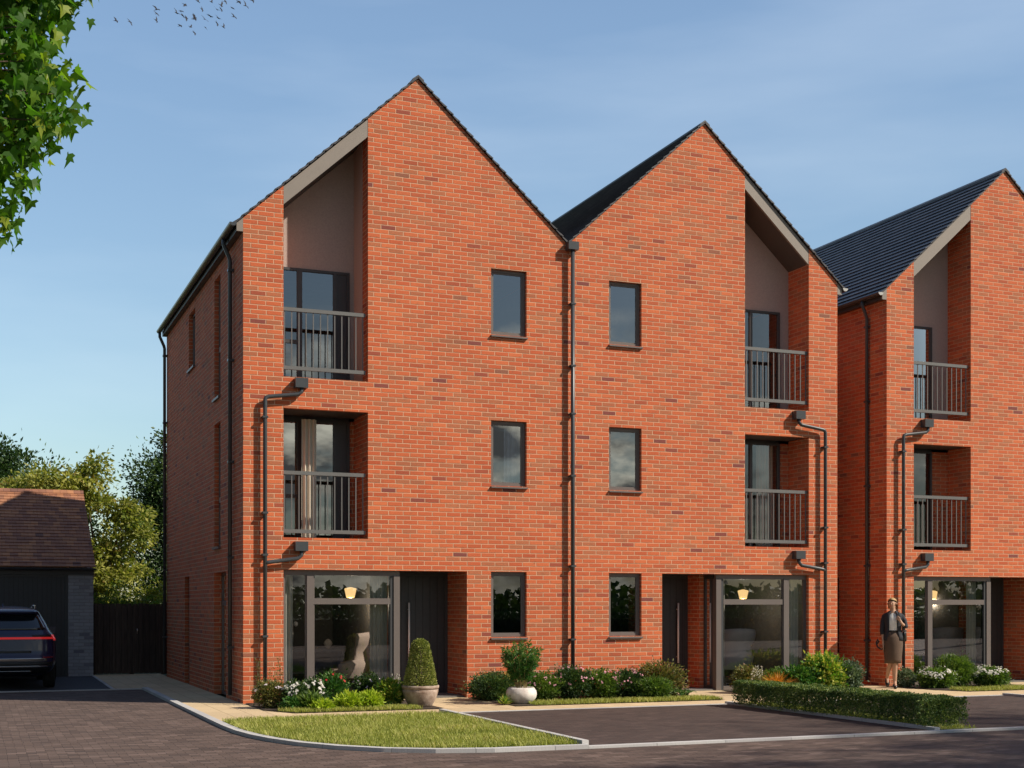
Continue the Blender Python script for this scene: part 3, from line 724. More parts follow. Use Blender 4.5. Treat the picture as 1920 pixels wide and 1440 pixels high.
def shrub(name, label, cat, x, y, r, h, leafm, n, size, wd=.5, fl=None, clumps=0, nst=7, rz=None, group=None, shell=.45, cvar=.25):
    """bushy plant; r=(rx,ry)"""
    o = thing(name, label, cat, (x, y, .02), group)
    zc = h*.52
    n = int(n*1.9) if n > 100 else n
    mb = MB(); foliage_blob(mb, (x, y, zc), (r[0], r[1], rz or h*.5), n, size*1.12, wd, shell, clumps=clumps, cvar=cvar)
    foliage_blob(mb, (x, y, zc*.95), (r[0]*.78, r[1]*.78, h*.42), n//2, size*1.3, wd*1.2, .3)
    mb.build('foliage', LM[leafm], o, fix=False)
    mb = MB(); stems(mb, (x, y, .02), (x, y, h*.75), min(r)*.8, nst); mb.build('stem', MT['stem'], o)
    if fl:
        mb = MB(); flowers(mb, (x, y, zc), (r[0], r[1], rz or h*.5), *fl[1:]); mb.build('flower', LM[fl[0]], o, fix=False)
    return o

# bed by the left house
shrub('flowering_shrub', 'bronze leaved shrub with pale lilac flowers at the left house corner', 'shrub', .22, -1.1, (.27,.25), .42, 'brown', 1500, .035, fl=('lilac', 16, .02, .2, 3, .03))
o = thing('climbing_plant', 'thin sprays of small leaves climbing beside the left front downpipe', 'climber', (.3, -.45, .02))
mb = MB(); ms = MB()
for k in range(9):
    x0 = .1+.055*k; h = rnd.uniform(.4, .78); pts = [Vector((x0+.05*sin(t*3+k), -.42-.1*t*rnd.random(), .02+h*t)) for t in [i/6 for i in range(7)]]
    ms.tube(pts, .0035, 5, caps=False)
    for p in pts[1:]:
        for _ in range(9): leaf(mb, p+rvec()*.035, rvec()+Vector((0,-.3,.2)), rnd.uniform(.025,.045), .5)
mb.build('foliage', LM['brown'], o, fix=False); ms.build('stem', MT['stem'], o)
shrub('phlox_plant', 'white flowering clump under the left edge of the left ground floor window', 'flowering plant', .55, -1.35, (.2,.2), .40, 'dark', 900, .05, .4, fl=('white', 18, .02, .45, 11, .045))
shrub('phlox_plant', 'second white flowering clump, just right of the first beside the red one', 'flowering plant', .86, -1.2, (.18,.18), .44, 'dark', 800, .05, .4, fl=('white', 16, .02, .45, 11, .045))
shrub('ground_plant', 'small bright green leafy plant at the front edge of the left bed', 'plant', .42, -1.78, (.17,.13), .2, 'bamboo', 450, .05, .45)
shrub('strap_leaf_plant', 'arching green strap leaved plant between white clump and lime foliage', 'plant', .68, -1.82, (.14,.12), .2, 'mid', 160, .13, .2)
shrub('red_flower_plant', 'tall green plant with red flowers before the left window mullion', 'flowering plant', 1.2, -1.05, (.27,.2), .52, 'bamboo', 1100, .045, .45, fl=('red', 16, .022, .3, 2, .03))
for i, (x, y, r, h) in enumerate(((.82,-1.98,.17,.15), (1.25,-1.92,.22,.25), (1.58,-1.88,.17,.26))):
    shrub('lime_foliage_plant', ('small lime yellow plant lowest and furthest left of the three', 'bright lime yellow plant in the middle of the three at the bed edge', 'lime yellow plant furthest right of three, nearest the variegated shrub')[i], 'plant', x, y, (r, .16), h, 'lime', 420 if i else 260, .07, .38, group='lime yellow plants edging the left bed')
shrub('dark_shrub', 'dark leaved shrub with few pale flowers in front of the armchair', 'shrub', 1.76, -1.1, (.24,.2), .50, 'dark', 1200, .04, .5, fl=('lilac', 7, .015, .1, 3, .025))
shrub('variegated_shrub', 'yellow and green variegated shrub next to the topiary pot', 'shrub', 2.0, -1.5, (.25,.2), .42, 'varieg', 1500, .045, .55)
o = thing('flower_spikes', 'white feathery flower spikes behind the variegated shrub', 'flowering plant', (2.05, -1.3, .02))
mb = MB(); ms = MB()
for k in range(8):
    x = 1.9+.045*k; h = rnd.uniform(.42,.54); ms.tube([(x, -1.32, .02), (x+.01, -1.33, h)], .003, 5, caps=False)
    for _ in range(26): t = rnd.random(); leaf(mb, Vector((x+.008, -1.33, h-.13*t))+rvec()*.015*(t+.2), rvec(), .018, .7)
mb.build('flower', LM['white'], o, fix=False); ms.build('stem', MT['stem'], o)
# central bed
for i, x in enumerate((3.9,)):
    shrub('clipped_shrub', 'low dark clipped evergreen shrub beside the left porch', 'shrub', 4.02, -.75, (.42,.42), .44, 'deep', 3200, .032, .55, rz=.24, shell=.7)
o = shrub('spiky_plant', 'small spiky green and red tuft left of the white bowl planter', 'plant', 3.8, -1.85, (.13,.11), .2, 'brown', 20, .03)
mb = MB()
for _ in range(110):
    a = rnd.uniform(0,2*pi); e = rnd.uniform(.2,1.4); leaf(mb, Vector((3.8,-1.85,.03)), Vector((cos(a)*cos(e), sin(a)*cos(e), sin(e))), rnd.uniform(.1,.19), .1, min(1, max(0, rnd.gauss(.6,.3))))
mb.build('blade', LM['varieg'], o, fix=False)
pk = ['pink flowering bush nearest the white bowl planter', 'pink flowering bush under the central downpipe', 'pink flowering bush midway along the central bed', 'pink flowering bush next to the olive leaved shrub']
for i, (x, h) in enumerate(((4.8,.46), (5.35,.55), (5.9,.49), (6.4,.48))):
    shrub('pink_flower_bush', pk[i], 'flowering bush', x, -1.0, (.36,.4), h, 'dark' if i % 2 else 'mid', 2000, .04, .5, fl=('pink', 42, .017, .0, 3, .025), group='pink flowering bushes in the central bed')
shrub('yellow_leaf_shrub', 'yellowish leaved shrub half hidden behind the white bowl planter', 'shrub', 4.45, -.8, (.25,.3), .52, 'yellow', 900, .04, .5)
shrub('olive_shrub', 'tall olive and bronze leaved shrub at the middle house door', 'shrub', 7.0, -.95, (.45,.42), .58, 'brown', 3000, .045, .45, clumps=26)
shrub('dark_shrub', 'low dark green shrub below the olive one, at the path edge', 'shrub', 6.75, -1.35, (.35,.28), .36, 'mid', 1500, .04, .5)
o = thing('fern', 'green fern arching over the path by the middle porch', 'fern', (7.35, -1.35, .02))
mb = MB()
for k in range(15):
    a = 2*pi*k/15 + rnd.uniform(-.2,.2); L = rnd.uniform(.22,.34)
    for i in range(14):
        t = i/14; p = Vector((7.35+cos(a)*L*t, -1.35+sin(a)*L*t, .03+L*(1.1*t-.85*t*t)))
        for s in (-1, 1): leaf(mb, p, Vector((-sin(a)*s, cos(a)*s, .1)) + Vector((cos(a),sin(a),0))*.4, .075*(1-t*.8), .3)
mb.build('frond', LM['bamboo'], o, fix=False)
# bed by the middle house bay
shrub('bronze_shrub', 'bronze and green shrub left of the middle house window', 'shrub', 8.98, -.8, (.3,.3), .5, 'brown', 1700, .04, .5)
shrub('dark_shrub', 'dark green shrub behind the orange grass', 'shrub', 9.75, -.55, (.35,.25), .42, 'mid', 1200, .05, .5)
o = thing('flower_spikes', 'pale upright flower spikes at the left end of the hedge', 'flowering plant', (8.75, -1.5, .02))
mb = MB(); ms = MB()
for k in range(6):
    x = 8.62+.04*k; h = rnd.uniform(.44,.54); ms.tube([(x, -1.5, .02), (x, -1.5, h)], .003, 5, caps=False)
    for _ in range(30): leaf(mb, Vector((x, -1.5, h-.17*rnd.random()))+rvec()*.01, rvec()+Vector((0,0,.6)), .02, .6)
mb.build('flower', LM['white'], o, fix=False); ms.build('stem', MT['stem'], o)
o = thing('orange_grass', 'tuft of orange ornamental grass behind the hedge', 'ornamental grass', (9.32, -1.2, .02))
mb = MB()
for _ in range(420):
    a = rnd.uniform(0,2*pi); e = rnd.uniform(.5,1.5); d = Vector((cos(a)*cos(e), sin(a)*cos(e), sin(e))); L = rnd.uniform(.25,.5); p = Vector((9.32+rnd.uniform(-.05,.05), -1.2, .03)); s = d.cross(rvec()).normalized()*.005
    q = p + d*L*.6; t = p + d*L + Vector((d.x,d.y,-.5))*L*.18; c = min(1, max(0, rnd.gauss(.5,.3)))
    mb.add([p-s, p+s, q+s*.8, q-s*.8], (c,0)); mb.add([q-s*.8, q+s*.8, t], (c,0))
mb.build('blade', LM['orange'], o, fix=False)
shrub('leafy_shrub', 'broad leaved green shrub under the middle house window end', 'shrub', 10.05, -.85, (.36,.3), .46, 'bamboo', 1100, .07, .55)
shrub('variegated_shrub', 'large yellow green variegated shrub below the middle house downpipe', 'shrub', 10.6, -.75, (.42,.35), .64, 'varieg', 1900, .075, .55, clumps=30, fl=('yellowfl', 14, .02, 0, 2, .03))
shrub('silver_shrub', 'silvery leaved shrub at the right corner of the middle house', 'shrub', 11.15, -.8, (.28,.3), .55, 'silver', 1300, .05, .5)
# bed by the right house
shrub('variegated_shrub', 'small cream variegated shrub beside the walking woman', 'shrub', 12.75, -.45, (.2,.2), .36, 'silver', 700, .045, .5)
shrub('clipped_ball', 'small clipped green ball near the path at the right house', 'shrub', 12.88, -.95, (.13,.13), .2, 'deep', 900, .022, .6, shell=.85)
shrub('white_hydrangea', 'bush with domed white flower heads at the left end of the right bed', 'flowering bush', 13.1, -.95, (.36,.3), .38, 'mid', 1500, .05, .5, fl=('white', 18, .02, .5, 22, .07))
shrub('leafy_shrub', 'tall green shrub between the two white flowered bushes', 'shrub', 13.75, -.7, (.42,.35), .60, 'mid', 2400, .05, .35)
shrub('white_hydrangea', 'bush with domed white flower heads at the right end of the right bed', 'flowering bush', 14.4, -.95, (.38,.3), .38, 'mid', 1500, .05, .5, fl=('white', 20, .02, .3, 22, .07))
o = thing('spiky_plant', 'pale spiky tuft right of the white flowered bushes', 'plant', (14.85, -.8, .02))
mb = MB()
for _ in range(60):
    a = rnd.uniform(0,2*pi); e = rnd.uniform(.4,1.3); leaf(mb, Vector((14.85,-.8,.03)), Vector((cos(a)*cos(e), sin(a)*cos(e), sin(e))), rnd.uniform(.2,.3), .08, .9)
mb.build('blade', LM['silver'], o, fix=False)

# hedge between the parking bays
o = thing('clipped_hedge', 'long low clipped hedge running between the two parking bays', 'hedge', (7.5, -5.8, .03))
mb = MB(); HW = .29
def hx(y): return 7.32 + (-3.55-y)*.055
for _ in range(60000):
    y = rnd.uniform(-7.85, -3.45); u = rnd.uniform(-1, 1); s = rnd.random(); top = .40 + .015*noise.noise((y*2, u, 0)); cx = hx(y)
    if s < .42: p = Vector((cx+u*HW, y, top - rnd.random()**2*.07))
    elif s < .72: p = Vector((cx-HW+rnd.random()**2*.08, y, .05+rnd.random()*(top-.05)))
    elif s < .86: p = Vector((cx+HW-rnd.random()**2*.08, y, .05+rnd.random()*(top-.05)))
    elif s < .93: p = Vector((cx+u*HW, -7.85+rnd.random()**2*.1, .05+rnd.random()*(top-.05)))
    else: p = Vector((cx+u*HW*.8, y, .08+rnd.random()*(top-.1)))
    if p.z < .12 and rnd.random() < .5: continue
    bmpn = noise.noise((p.x*6, p.y*6, p.z*6))*.03; p += Vector((-bmpn, bmpn*.3, bmpn))
    leaf(mb, p, rvec() + Vector((-.2,-.2,.7)), rnd.uniform(.02,.036), .6, min(1, max(0, rnd.gauss(.5,.27)+noise.noise((p.x*3,p.y*3,p.z*3))*.3)))
mb.build('foliage', LM['hedge'], o, fix=False)
mb = MB()
for k in range(44):
    y = -7.7+k*.098; x = hx(y)+rnd.uniform(-.12,.12); mb.tube([(x, y, .02), (x+rnd.uniform(-.05,.05), y+rnd.uniform(-.05,.05), .2), (x+rnd.uniform(-.1,.1), y+rnd.uniform(-.1,.1), .34)], [.008,.006,.003], 5, caps=False)
mb.build('trunk', MT['bark'], o)

# pots
def speckle(name, c0, c1, scale, rough=.85):
    m, nt, b = newmat(name); tc = N(nt, 'ShaderNodeTexCoord').outputs['Object']
    c = ramp(nt, noise_tex(nt, tc, scale, 7, .7), [(.35, c0), (.62, c1)])
    nt.links.new(c, b.inputs['Base Color']); b.inputs['Roughness'].default_value = rough
    bump(nt, b, noise_tex(nt, tc, scale*5, 5), .5, .006); return m
MT['potA'] = speckle('weathered_terracotta', (.20,.13,.095), (.42,.33,.27), 9)
MT['potB'] = speckle('white_stone_pot', (.5,.42,.38), (.74,.7,.66), 5)
px, py = 2.42, -1.78
o = thing('planter_pot', 'large weathered brown stone pot holding the cone topiary', 'plant pot', (px, py, .012))
mb = MB(); prof = [(.0,.014),(.155,.014),(.19,.05),(.25,.16),(.277,.25),(.282,.29),(.272,.295),(.272,.305),(.29,.31),(.292,.355),(.262,.357),(.255,.32),(0,.32)]
mb.rings([(px, py, z, r, r) for r, z in prof], 40, caps=False); mb.build('bowl', MT['potA'], o)
mb = MB(); mb.rings([(px, py, .325, .255, .255), (px, py, .33, .001, .001)], 24, caps=False); mb.build('soil', MT['soil'], o)
t = thing('cone_topiary', 'clipped cone shaped box bush growing in the brown stone pot', 'topiary', (px, py, .33))
mb = MB()
for _ in range(9000):
    z = .31 + .76*rnd.random()**1.05; k = (z-.31)/.76; r = (.262 - .13*k - .02*k*k) * (1 if k < .88 else math.sqrt(max(.0, 1-((k-.88)/.12)**2))*.95+.05)
    if k > .85 and rnd.random() < .3: r *= math.sqrt(rnd.random())
    a = rnd.uniform(0, 2*pi); rr = r*(1 - .25*rnd.random()**2.5) * (1+.07*noise.noise((cos(a)*2, sin(a)*2, z*5)))
    p = Vector((px+cos(a)*rr, py+sin(a)*rr, z)); leaf(mb, p, Vector((cos(a), sin(a), .5))+rvec()*.9, rnd.uniform(.018,.034), .6, min(1, max(0, rnd.gauss(.45,.28))))
t2 = mb.build('foliage', LM['topiary'], t, fix=False)
mb = MB(); mb.tube([(px, py, .31), (px, py, .95)], [.03,.01], 8); mb.build('trunk', MT['bark'], t)
px, py = 4.15, -1.72
o = thing('planter_pot', 'round white stone bowl planter holding the green cane bush', 'plant pot', (px, py, .012))
mb = MB(); prof = [(.0,.014),(.13,.014),(.18,.04),(.235,.11),(.25,.17),(.242,.225),(.215,.265),(.20,.282),(.185,.275),(.18,.25),(0,.25)]
mb.rings([(px, py, z, r*(1), r) for r, z in prof], 40, caps=False); mb.build('bowl', MT['potB'], o)
mb = MB(); mb.rings([(px, py, .256, .185, .185), (px, py, .262, .001, .001)], 24, caps=False); mb.build('soil', MT['soil'], o)
t = thing('cane_bush', 'leafy green bamboo like bush growing in the white bowl planter', 'bush', (px, py, .26))
mb = MB(); ms = MB()
for k in range(44):
    a = rnd.uniform(0, 2*pi); q = math.sqrt(rnd.random()); H2 = rnd.uniform(.45, .8-.12*q*q); tx, ty = cos(a)*.33*q, sin(a)*.33*q
    pts = [Vector((px+cos(a)*.1*q+tx*(tt**1.6)*.75, py+sin(a)*.1*q+ty*(tt**1.6)*.75, .25+H2*tt)) for tt in [i/6 for i in range(7)]]
    ms.tube(pts, [.0045]*4+[.003]*3, 5, caps=False)
    for i in range(70):
        tt = .27+.73*rnd.random(); j = min(5, int(tt*6)); p = pts[j].lerp(pts[j+1], tt*6-j) + rvec()*.04*rnd.random()
        leaf(mb, p, rvec()+Vector((tx,ty,0))*2+Vector((0,0,.35)), rnd.uniform(.06,.105), .25, min(1, max(0, rnd.gauss(.42,.22) + (.3 if tt > .9 else 0))))
mb.build('foliage', LM['bamboo'], t, fix=False); ms.build('cane', MT['cane'], t)

# ------------------------------------------------------------------ trees
def tree(name, label, base, th, tr, blobs, n, size, leafm, wd=.55, limbs=9, group=None, clump=.22, ncl=70, seed=1, droop=0):
    r = random.Random(seed); o = thing(name, label, 'tree', base, group); b = Vector(base)
    mb = MB(); tw = MB()
    ccs = []
    tot = sum(q[1][0]*q[1][1]*q[1][2] for q in blobs)
    for cen, rad in blobs:
        k = max(4, int(ncl*rad[0]*rad[1]*rad[2]/tot))
        for _ in range(k):
            v = rvec(r); s = r.uniform(.5, 1.0); ccs.append((Vector(cen)+Vector((v.x*rad[0], v.y*rad[1], v.z*rad[2]))*s, min(rad)*clump*r.uniform(.7,1.4), r.uniform(.25,.75)))
    per = n//len(ccs)
    for c, cr, cc in ccs:
        for _ in range(per):
            off = Vector((r.gauss(0,cr), r.gauss(0,cr), r.gauss(0,cr*.7)))
            d = off.normalized() + rvec(r)*.9 + Vector((0,0,.25-droop))
            leaf(mb, b+c+off, d, size*r.uniform(.6,1.2), wd, min(1, max(0, r.gauss(cc,.2))))
    tops = [c for c, _, _ in ccs]; hub = Vector((0,0,th))
    tw.tube([b, b+Vector((tr*.4,0,th*.5)), b+hub, b+hub+Vector((0,0,th*.5))], [tr, tr*.8, tr*.62, tr*.2], 10)
    for k in range(limbs):
        e = tops[int(k*len(tops)/limbs)]; s = Vector((0,0,th*(r.uniform(1.0,1.2) if th > 10 else r.uniform(.75,1.25)))); m = s.lerp(e, .5)+rvec(r)*.15*th/3
        tw.tube([b+s, b+m, b+e], [tr*.4, tr*.25, tr*.08], 6, caps=False)
    mb.build('crown', LM[leafm], o, fix=False); tw.build('trunk', MT['bark'], o)
    return o
BG = 'trees behind the garage and gate'
tree('yellow_green_tree', 'yellow green leafy tree filling the gap behind the gate', (-1.0, 14.8, 0), 1.6, .12,
     [((0,0,2.5),(1.0,1,.9)), ((-.9,0,4.6),(.9,.9,.7)), ((.75,-.3,3.6),(.7,.7,.75)), ((-.1,0,4.6),(.6,.7,.85)), ((.9,-.2,1.8),(1.0,.8,.9)), ((-1.6,.3,4.6),(.8,.8,.5)), ((.5,-.4,4.3),(.45,.5,.45))], 15000, .15, 'yellow', .5, 26, BG, .19, 150, 3, .3)
tree('dark_green_tree', 'dark green tree rising behind the left edge of the house', (2.2, 20.0, 0), 2.0, .2,
     [((0,0,3.2),(1.9,1.5,1.8)), ((-.2,0,5.0),(1.5,1.3,1.5)), ((-.2,0,6.1),(1.1,.9,.9)), ((-1.5,0,4.5),(.9,.8,.9))], 40000, .13, 'dark', .5, 10, BG, .26, 120, 4)
tree('dark_green_tree', 'dark green tree above the garage roof at the left picture edge', (-3.6, 22.0, 0), 2.4, .2,
     [((0,0,4.6),(1.9,1.5,1.7)), ((.4,0,5.6),(.9,1.1,.9)), ((2,0,3.8),(1.4,1.4,1.4)), ((-1.4,0,6.0),(2,1.5,1.0))], 34000, .15, 'dark', .5, 10, BG, .26, 120, 5)
tree('yellow_green_tree', 'yellow green treetop showing over the left part of the garage roof', (-3.1, 18.6, 0), 2.2, .12,
     [((0,0,4.2),(1.3,1,1.0)), ((-1.5,0,4.0),(1.2,1,.9)), ((1.2,0,4.4),(.7,.8,.8))], 9000, .15, 'yellow', .5, 14, BG, .2, 90, 6)
tree('low_green_bush', 'green bush showing over the dark gate beside the house', (-.1, 12.9, 0), .6, .06,
     [((0,0,1.35),(1.3,.6,.8)), ((-.9,0,1.2),(.8,.6,.8))], 8000, .075, 'mid', .5, 6, BG, .3, 50, 7)
# tall trees across the road; they shade the paving and show in the glass
ST = 'tall trees across the road'
for i, (x, y, h, lb) in enumerate(((18.1,-27.5,23.5,'tall bare stemmed tree furthest left across the road'), (25.5,-28,25.5,'tall bare stemmed tree second from the left across the road'), (32,-27,27.5,'tall bare stemmed tree third from the left across the road'), (39.5,-26,26.5,'tall bare stemmed tree furthest right across the road'))):
    k = (.8, 1, 1.15, 1.15)[i]
    tree('street_tree', lb, (x, y, 0), h*.66, .26,
         [((0,0,h*.84),(3.0*k,2.8*k,3.3)), ((-2.6*k,0,h*.76),(1.9,1.8,2.)), ((2.6*k,.5,h*.8),(2.,1.9,2.2))], (4200,4600,4000,4200)[i], .42, 'tree', .7, 12, ST, .2, 62, 20+i)
for i, (x, y) in enumerate(((-13.5,-3.5), (-14,5))):  # out-of-view trees added to cut western sky light on the side wall
    tree('dark_green_tree', ('unseen broad tree added to block sky light, nearer the road', 'unseen broad tree added to block sky light, level with the garage')[i], (x, y, 0), 3., .3,
         [((0,0,6),(4,4.6,4.4)), ((1,0,3),(2.6,3.6,1.8))], 14000, .42, 'dark', .7, 10, 'unseen trees added to block sky light', .22, 110, 40+i)
# out-of-view hedgerow added across the road to darken what the windows mirror
mb = MB(); r2 = random.Random(19)
mb.box(-30, 70, -32.5, -31.6, 0, 1.05)  # dark core box closes the bright gaps between the leaves
for _ in range(26000):
    x = r2.uniform(-30, 70); u = r2.uniform(-1, 1); h = 1.3 + .25*noise.noise((x*.4, 0, 0)); s_ = r2.random()
    p = Vector((x, -32+u*.6, h-r2.random()**2*.2)) if s_ < .4 else Vector((x, -31.4-r2.random()**2*.3, r2.uniform(.0, h)))
    leaf(mb, p, rvec(r2), r2.uniform(.12,.2), .8, r2.random()*.6)
tag(mb.build('added_hedgerow', LM['dark'], None, fix=False), 'long unseen hedgerow added across the road to darken the reflections in the glass', 'hedgerow', kind='stuff')

# maple overhanging from the left, near the camera
def maple():
    r = random.Random(5); o = thing('maple_tree', 'maple tree leaning in at the top left corner with bright lobed leaves', 'tree', (-6.6, -13.6, 0))
    C = Vector((-4.051,-21.496,1.58)); yw = math.radians(22.118); Dv = Vector((sin(yw),cos(yw),0)); Rv = Vector((cos(yw),-sin(yw),0))
    lobes = [(0,0),(.28,-.12),(.52,-.02),(.36,.16),(.56,.44),(.26,.42),(.16,.62),(0,1.0),(-.16,.62),(-.26,.42),(-.56,.44),(-.36,.16),(-.52,-.02),(-.28,-.12)]
    mb = MB(); tw = MB()
    def mleaf(p, size, cc):
        dn = (Vector((0,0,-1)) + rvec(r)*.8).normalized(); s = dn.cross(rvec(r)).normalized(); n = dn.cross(s)
        c = min(1, max(0, r.gauss(cc,.2)))
        L = [p + s*x*size + dn*y*size + n*(abs(x)*.35*size - y*y*.15*size) for x, y in lobes]
        cen = p + dn*.3*size
        for i in range(len(L)): mb.add([cen, L[i], L[(i+1) % len(L)]], (c, 0))
    # hanging sprays: positions across / depth / height, thinning towards the right
    tips = []
    edge = [(5.6,-3.28),(5.2,-3.30),(5.0,-3.40),(4.85,-3.62),(4.7,-3.60),(4.5,-3.48),(4.35,-3.45),(4.2,-3.6),(4.05,-3.78),(3.9,-3.72),(3.82,-3.80),(3.72,-3.80),(3.6,-3.78),(3.5,-3.84),(3.4,-3.9)]
    def xe(z):
        if z >= edge[0][0]: return edge[0][1]
        for (a, xa), (b, xb) in zip(edge[:-1], edge[1:]):
            if b <= z <= a: return xa + (xb-xa)*(a-z)/(a-b)
        return -4.6
    hub = Vector((-6.6,-13.6,2.6))
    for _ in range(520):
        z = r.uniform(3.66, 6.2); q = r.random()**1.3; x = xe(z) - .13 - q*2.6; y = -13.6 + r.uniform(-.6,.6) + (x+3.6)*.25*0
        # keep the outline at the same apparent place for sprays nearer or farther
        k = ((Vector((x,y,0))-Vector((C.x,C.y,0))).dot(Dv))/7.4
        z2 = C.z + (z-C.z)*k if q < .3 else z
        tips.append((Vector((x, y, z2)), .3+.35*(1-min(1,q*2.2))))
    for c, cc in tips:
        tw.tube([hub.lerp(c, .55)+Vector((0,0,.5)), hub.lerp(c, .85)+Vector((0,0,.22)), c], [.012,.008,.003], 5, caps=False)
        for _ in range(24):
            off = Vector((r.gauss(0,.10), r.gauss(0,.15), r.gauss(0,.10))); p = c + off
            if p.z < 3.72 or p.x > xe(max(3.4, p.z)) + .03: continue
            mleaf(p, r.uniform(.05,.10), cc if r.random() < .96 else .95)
    for a in range(11):
        e = tips[a*43][0]; tw.tube([hub+Vector((0,0,a*.12)), hub.lerp(e,.5)+Vector((0,0,.6)), hub.lerp(e, .85)+Vector((0,0,.22))], [.06,.035,.012], 7, caps=False)
    tw.tube([(-6.6,-13.6,0), (-6.55,-13.6,1.5), (-6.6,-13.6,3.0), (-6.7,-13.5,5.0)], [.2,.16,.14,.07], 12)
    mb.build('crown', LM['maple'], o, fix=False); tw.build('trunk', MT['bark'], o)
maple()
# far wood across the fields on the camera side
mb = MB(); r2 = random.Random(9)
for k in range(170):
    a = pi + (k/170)*pi; R0 = 190 + 25*sin(k*1.3)
    c = (cos(a)*R0 + 10, sin(a)*R0, .6+1.0*r2.random()); rr = (r2.uniform(6,11), r2.uniform(5,9), r2.uniform(1.8, 4.4))
    for _ in range(300):
        v = rvec(r2); kk = r2.uniform(.7,1); p = Vector((c[0]+v.x*rr[0]*kk, c[1]+v.y*rr[1]*kk, max(.2, c[2]+v.z*rr[2]*kk)))
        leaf(mb, p, rvec(r2), 1.3, .8, r2.random())
tag(mb.build('far_woodland', LM['tree'], None, fix=False), 'distant line of woodland across the fields, seen mirrored in the windows', 'woodland', kind='stuff')

# ------------------------------------------------------------------ car
def car():
    o = thing('parked_car', 'dark blue estate car parked tail outwards before the garage', 'car', (-3.5, 7.5, .006))
    cx, yr0, L = -3.5, 5.1, 4.75
    MC, nt, b = newmat('car_paint'); b.inputs['Base Color'].default_value = (.02,.028,.085,1); b.inputs['Roughness'].default_value = .25; b.inputs['Metallic'].default_value = .0
    b.inputs['Coat Weight'].default_value = .45; b.inputs['Coat Roughness'].default_value = .04
    tc = N(nt, 'ShaderNodeTexCoord').outputs['Object']; nt.links.new(ramp(nt, noise_tex(nt, tc, 300, 1), [(.3,(.010,.013,.055)),(.7,(.013,.016,.065))]), b.inputs['Base Color'])
    MBk = simple('black_trim', (.012,.012,.014), .5); MGl = simple('tinted_glass', (.008,.011,.014), .04, var=.02, spec=.9)
    MCh = simple('chrome_strip', (.55,.55,.56), .22, metal=1., var=.03); MR = simple('rubber', (.018,.018,.018), .85)
    MRd, ntr, br = newmat('tail_lamp_lens'); br.inputs['Base Color'].default_value = (.45,.012,.015,1); br.inputs['Roughness'].default_value = .15
    br.inputs['Emission Color'].default_value = (1,.04,.04,1); br.inputs['Emission Strength'].default_value = .2
    MRf = simple('red_reflector', (.25,.01,.015), .25)
    def it(t, z):
        for (a, va), (b2, vb) in zip(t[:-1], t[1:]):
            if a <= z <= b2: return va + (vb-va)*(z-a)/(b2-a)
        return t[0][1] if z < t[0][0] else t[-1][1]
    Wt = [(.26,.80),(.34,.88),(.5,.945),(.75,.965),(.95,.95),(1.05,.90),(1.12,.84),(1.25,.78),(1.4,.70),(1.5,.63),(1.555,.50),(1.585,.28)]
    Yr = [(.26,.30),(.34,.10),(.42,.02),(.6,.0),(.66,.05),(.95,.08),(1.03,.09),(1.1,.16),(1.25,.32),(1.42,.5),(1.47,.42),(1.5,.46),(1.555,.9),(1.585,1.3)]
    Yf = [(.26,4.6),(.4,4.74),(.7,4.72),(.9,4.5),(1.0,4.0),(1.08,3.6),(1.3,3.1),(1.5,2.55),(1.585,2.2)]
    def pt(a, z, off=0.):
        w = it(Wt, z)+off; y0 = it(Yr, z)-off; y1 = it(Yf, z)+off; hy = (y1-y0)/2; cy = (y0+y1)/2
        c, s = cos(a), sin(a); e = .38
        # rounded in plan; small corner radius along a long body
        x = w*math.copysign(abs(c)**e, c); y = hy*math.copysign(abs(s)**(e*.35), s)
        return (cx+x, yr0+cy+y, z+.006)
    zs = [.26,.3,.34,.38,.42,.5,.6,.64,.68,.75,.85,.93,.97,1.0,1.03,1.06,1.1,1.18,1.25,1.32,1.38,1.42,1.45,1.48,1.51,1.535,1.555,1.575,1.585]
    n = 96; mb = MB(); rows = [[pt(2*pi*k/n, z) for k in range(n)] for z in zs]
    mb.grid(rows, closed=True); mb.add(list(reversed(rows[0]))); mb.add(rows[-1]); body = mb.build('body', MC, o)
    def patch(nm, mat, z0, z1, xa, xb, off, par=body, m=24, k=6):
        """strip of the rear face between x=xa..xb (fractions of the half width)"""
        mb = MB(); rows = []
        for i in range(k+1):
            z = z0+(z1-z0)*i/k; row = []
            for j in range(m+1):
                f = xa+(xb-xa)*j/m; ang = -math.acos(max(-1, min(1, math.copysign(abs(f)**(1/.38), f)))); q = pt(ang, z); row.append((q[0], q[1]-off, q[2]))
            rows.append(row)
        back = [[(q[0], q[1]+off+.01, q[2]) for q in rw] for rw in rows]
        mb.grid(rows); mb.grid(back)
        for rw, bw in ((rows[0], back[0]), (rows[-1], back[-1])): mb.grid([rw, bw], smooth=False)
        mb.grid([[rw[0] for rw in rows], [rw[0] for rw in back]], smooth=False); mb.grid([[rw[-1] for rw in rows], [rw[-1] for rw in back]], smooth=False)
        return mb.build(nm, mat, par)
    patch('rear_window', MGl, 1.13, 1.43, -.9, .9, .006)
    patch('roof_spoiler', MC, 1.45, 1.49, -.9, .9, .05)
    for s in (-1, 1):
        patch('tail_lamp', MRd, .93, 1.04, s*.93, s*.985, .012)
        patch('lamp_surround', MBk, .995, 1.04, s*.55, s*.92, .005)
    patch('light_bar', MRd, .958, .998, -.93, .93, .014)
    patch('plate_recess', MBk, .70, .74, -.5, .5, .004)
    patch('bumper_trim', MCh, .545, .60, -.8, .8, .016)
    patch('lower_trim', MBk, .30, .53, -.93, .93, .01)
    patch('skid_strip', MCh, .43, .455, -.85, .85, .02)
    patch('skid_plate', MCh, .31, .36, -.55, .55, .02)
